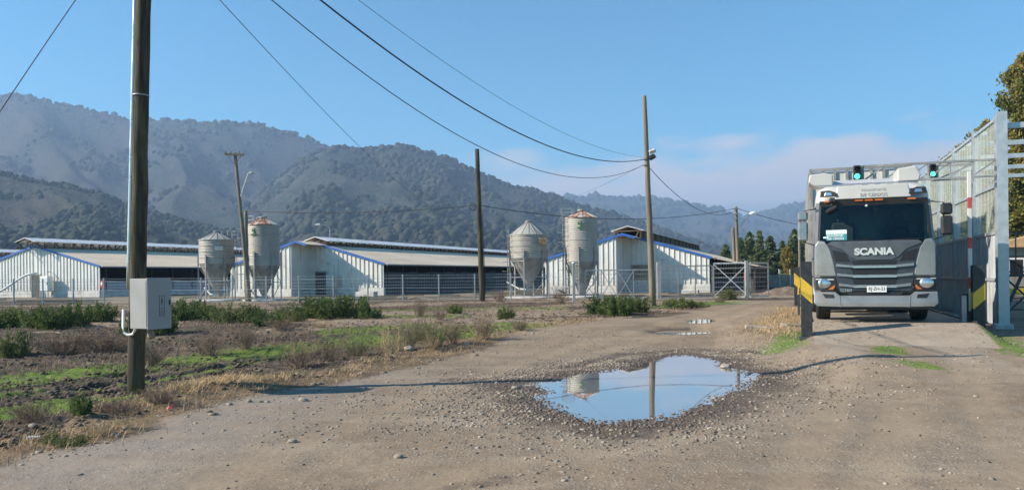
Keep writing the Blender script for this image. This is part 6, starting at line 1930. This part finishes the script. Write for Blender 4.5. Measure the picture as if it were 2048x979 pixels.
P5, R5 = scatter(130000, dens_soil, (-26, 4), (8, 34), .010, .050, 78, sink=.1, pw=3)
V, Fq = stone_mesh(P5, R5, 79)
o = mk('soil_clods', V, Fq, simple('soil_clods', (.10, .072, .050), .95, var=.45, scale=2.5)); tag(o, kind='stuff')
print('stones', len(P), len(P5))
def rock(label, px, py, wpx, seed, flat=.6):
    r = np.random.default_rng(seed); p = on_ground(px, py); R = wpx / 2 / F * p.y
    bm = bmesh.new(); bmesh.ops.create_icosphere(bm, subdivisions=3, radius=1.0)
    for v in bm.verts:
        q = v.co * 1.3
        v.co *= .75 + .5 * float(fbm(np.array([q.x + q.z * 1.7 + seed]), np.array([q.y - q.z]), 3, seed)[0])
        v.co.z *= flat
    me = bpy.data.meshes.new('rock'); bm.to_mesh(me); bm.free(); me.materials.append(M_STONE2)
    o = bpy.data.objects.new('rock', me); COL.objects.link(o); o.location = p + Vector((0, 0, R * flat * .3)); o.scale = (R, R, R); o.rotation_euler.z = seed
    tag(o, label, 'rock')
M_STONE2 = simple('rock', (.30, .25, .20), .9, var=.25, scale=2.5, bump=.6)
for a in (('pale stone alone on the dirt at the bottom centre left', 797, 912, 20, 1), ('brown stone on the dirt in front of the verge', 585, 882, 20, 2), ('pale stone at the road edge beside the long pole shadow', 606, 801, 18, 3),
          ('grey stone on the verge under the olive brush', 818, 704, 20, 4), ('pale stone in the grass right of the thick pole foot', 330, 770, 16, 5), ('pale flat stone near the lower left corner', 66, 861, 18, 6),
          ('flat stone at the right rim of the puddle', 1452, 735, 22, 7), ('brown stone beside the end of the verge', 935, 690, 16, 8), ('small round pale stone on the drive below the scale ramp', 1641, 817, 9, 9),
          ('small pale stone right of the round one on the drive', 1702, 811, 10, 10), ('dark stone on the drive at the lower right', 1951, 791, 9, 11), ('pale stone in the gravel at the left puddle tip', 1030, 778, 16, 12)):
    rock(*a)
b = MB(); p = on_ground(334, 822); b.add([(0, 0, .01), (.06, .02, .02), (.10, .05, .10), (.04, .02, .06), (-.02, .01, .03), (.02, -.03, .02)], [(0, 1, 2, 3), (0, 3, 4), (0, 5, 1)]); o = b.build('litter_scrap', simple('pink_plastic', (.75, .16, .14), .5, var=.05)); o.location = p
tag(o, 'small pink plastic scrap in the dry grass below the thick pole', 'litter')
b = MB(); p = on_ground(68, 874); b.bbox(-.07, .07, -.02, .02, 0, .03, .008); o = b.build('litter_scrap', M_WHITE); o.location = p; o.rotation_euler.z = .3
tag(o, 'white litter scrap in the dry grass at the lower left', 'litter')
# broken slab edges by the left bollard
for lab, px, py, w, rz_ in (('broken pale slab lying on the bank left of the striped bollard', 1583, 652, .55, .3), ('broken slab further down the bank left of the striped bollard', 1521, 656, .8, -.2)):
    p = on_ground(px, py); b = MB(); b.bbox(-w / 2, w / 2, -.16, .16, -.04, .07, .02); o = b.build('broken_slab', M_STONE2); o.location = p; o.rotation_euler = (.05, .08, rz_); tag(o, lab, 'slab')
# earth heap beyond the gates
p = at(1575, 575, 46); p.z = gz(p.x, p.y)
n = 40; g = np.linspace(-1, 1, n); gx, gy = np.meshgrid(g, g); hh = np.maximum(0, 1 - gx ** 2 - gy ** 2) * (.6 + .8 * fbm(gx * 3 + 9, gy * 3, 4, 4))
V = np.stack([gx * 1.7, gy * 1.4, hh * .45 - .05], -1).reshape(-1, 3); idx = np.arange(n * n).reshape(n, n)
o = mk('earth_heap', V, np.stack([idx[:-1, :-1], idx[:-1, 1:], idx[1:, 1:], idx[1:, :-1]], -1).reshape(-1, 4), simple('earth', (.15, .11, .08), .95, var=.35, scale=2, bump=.8)); o.location = p
tag(o, 'low brown earth heap between the gates and the scale', 'earth heap')
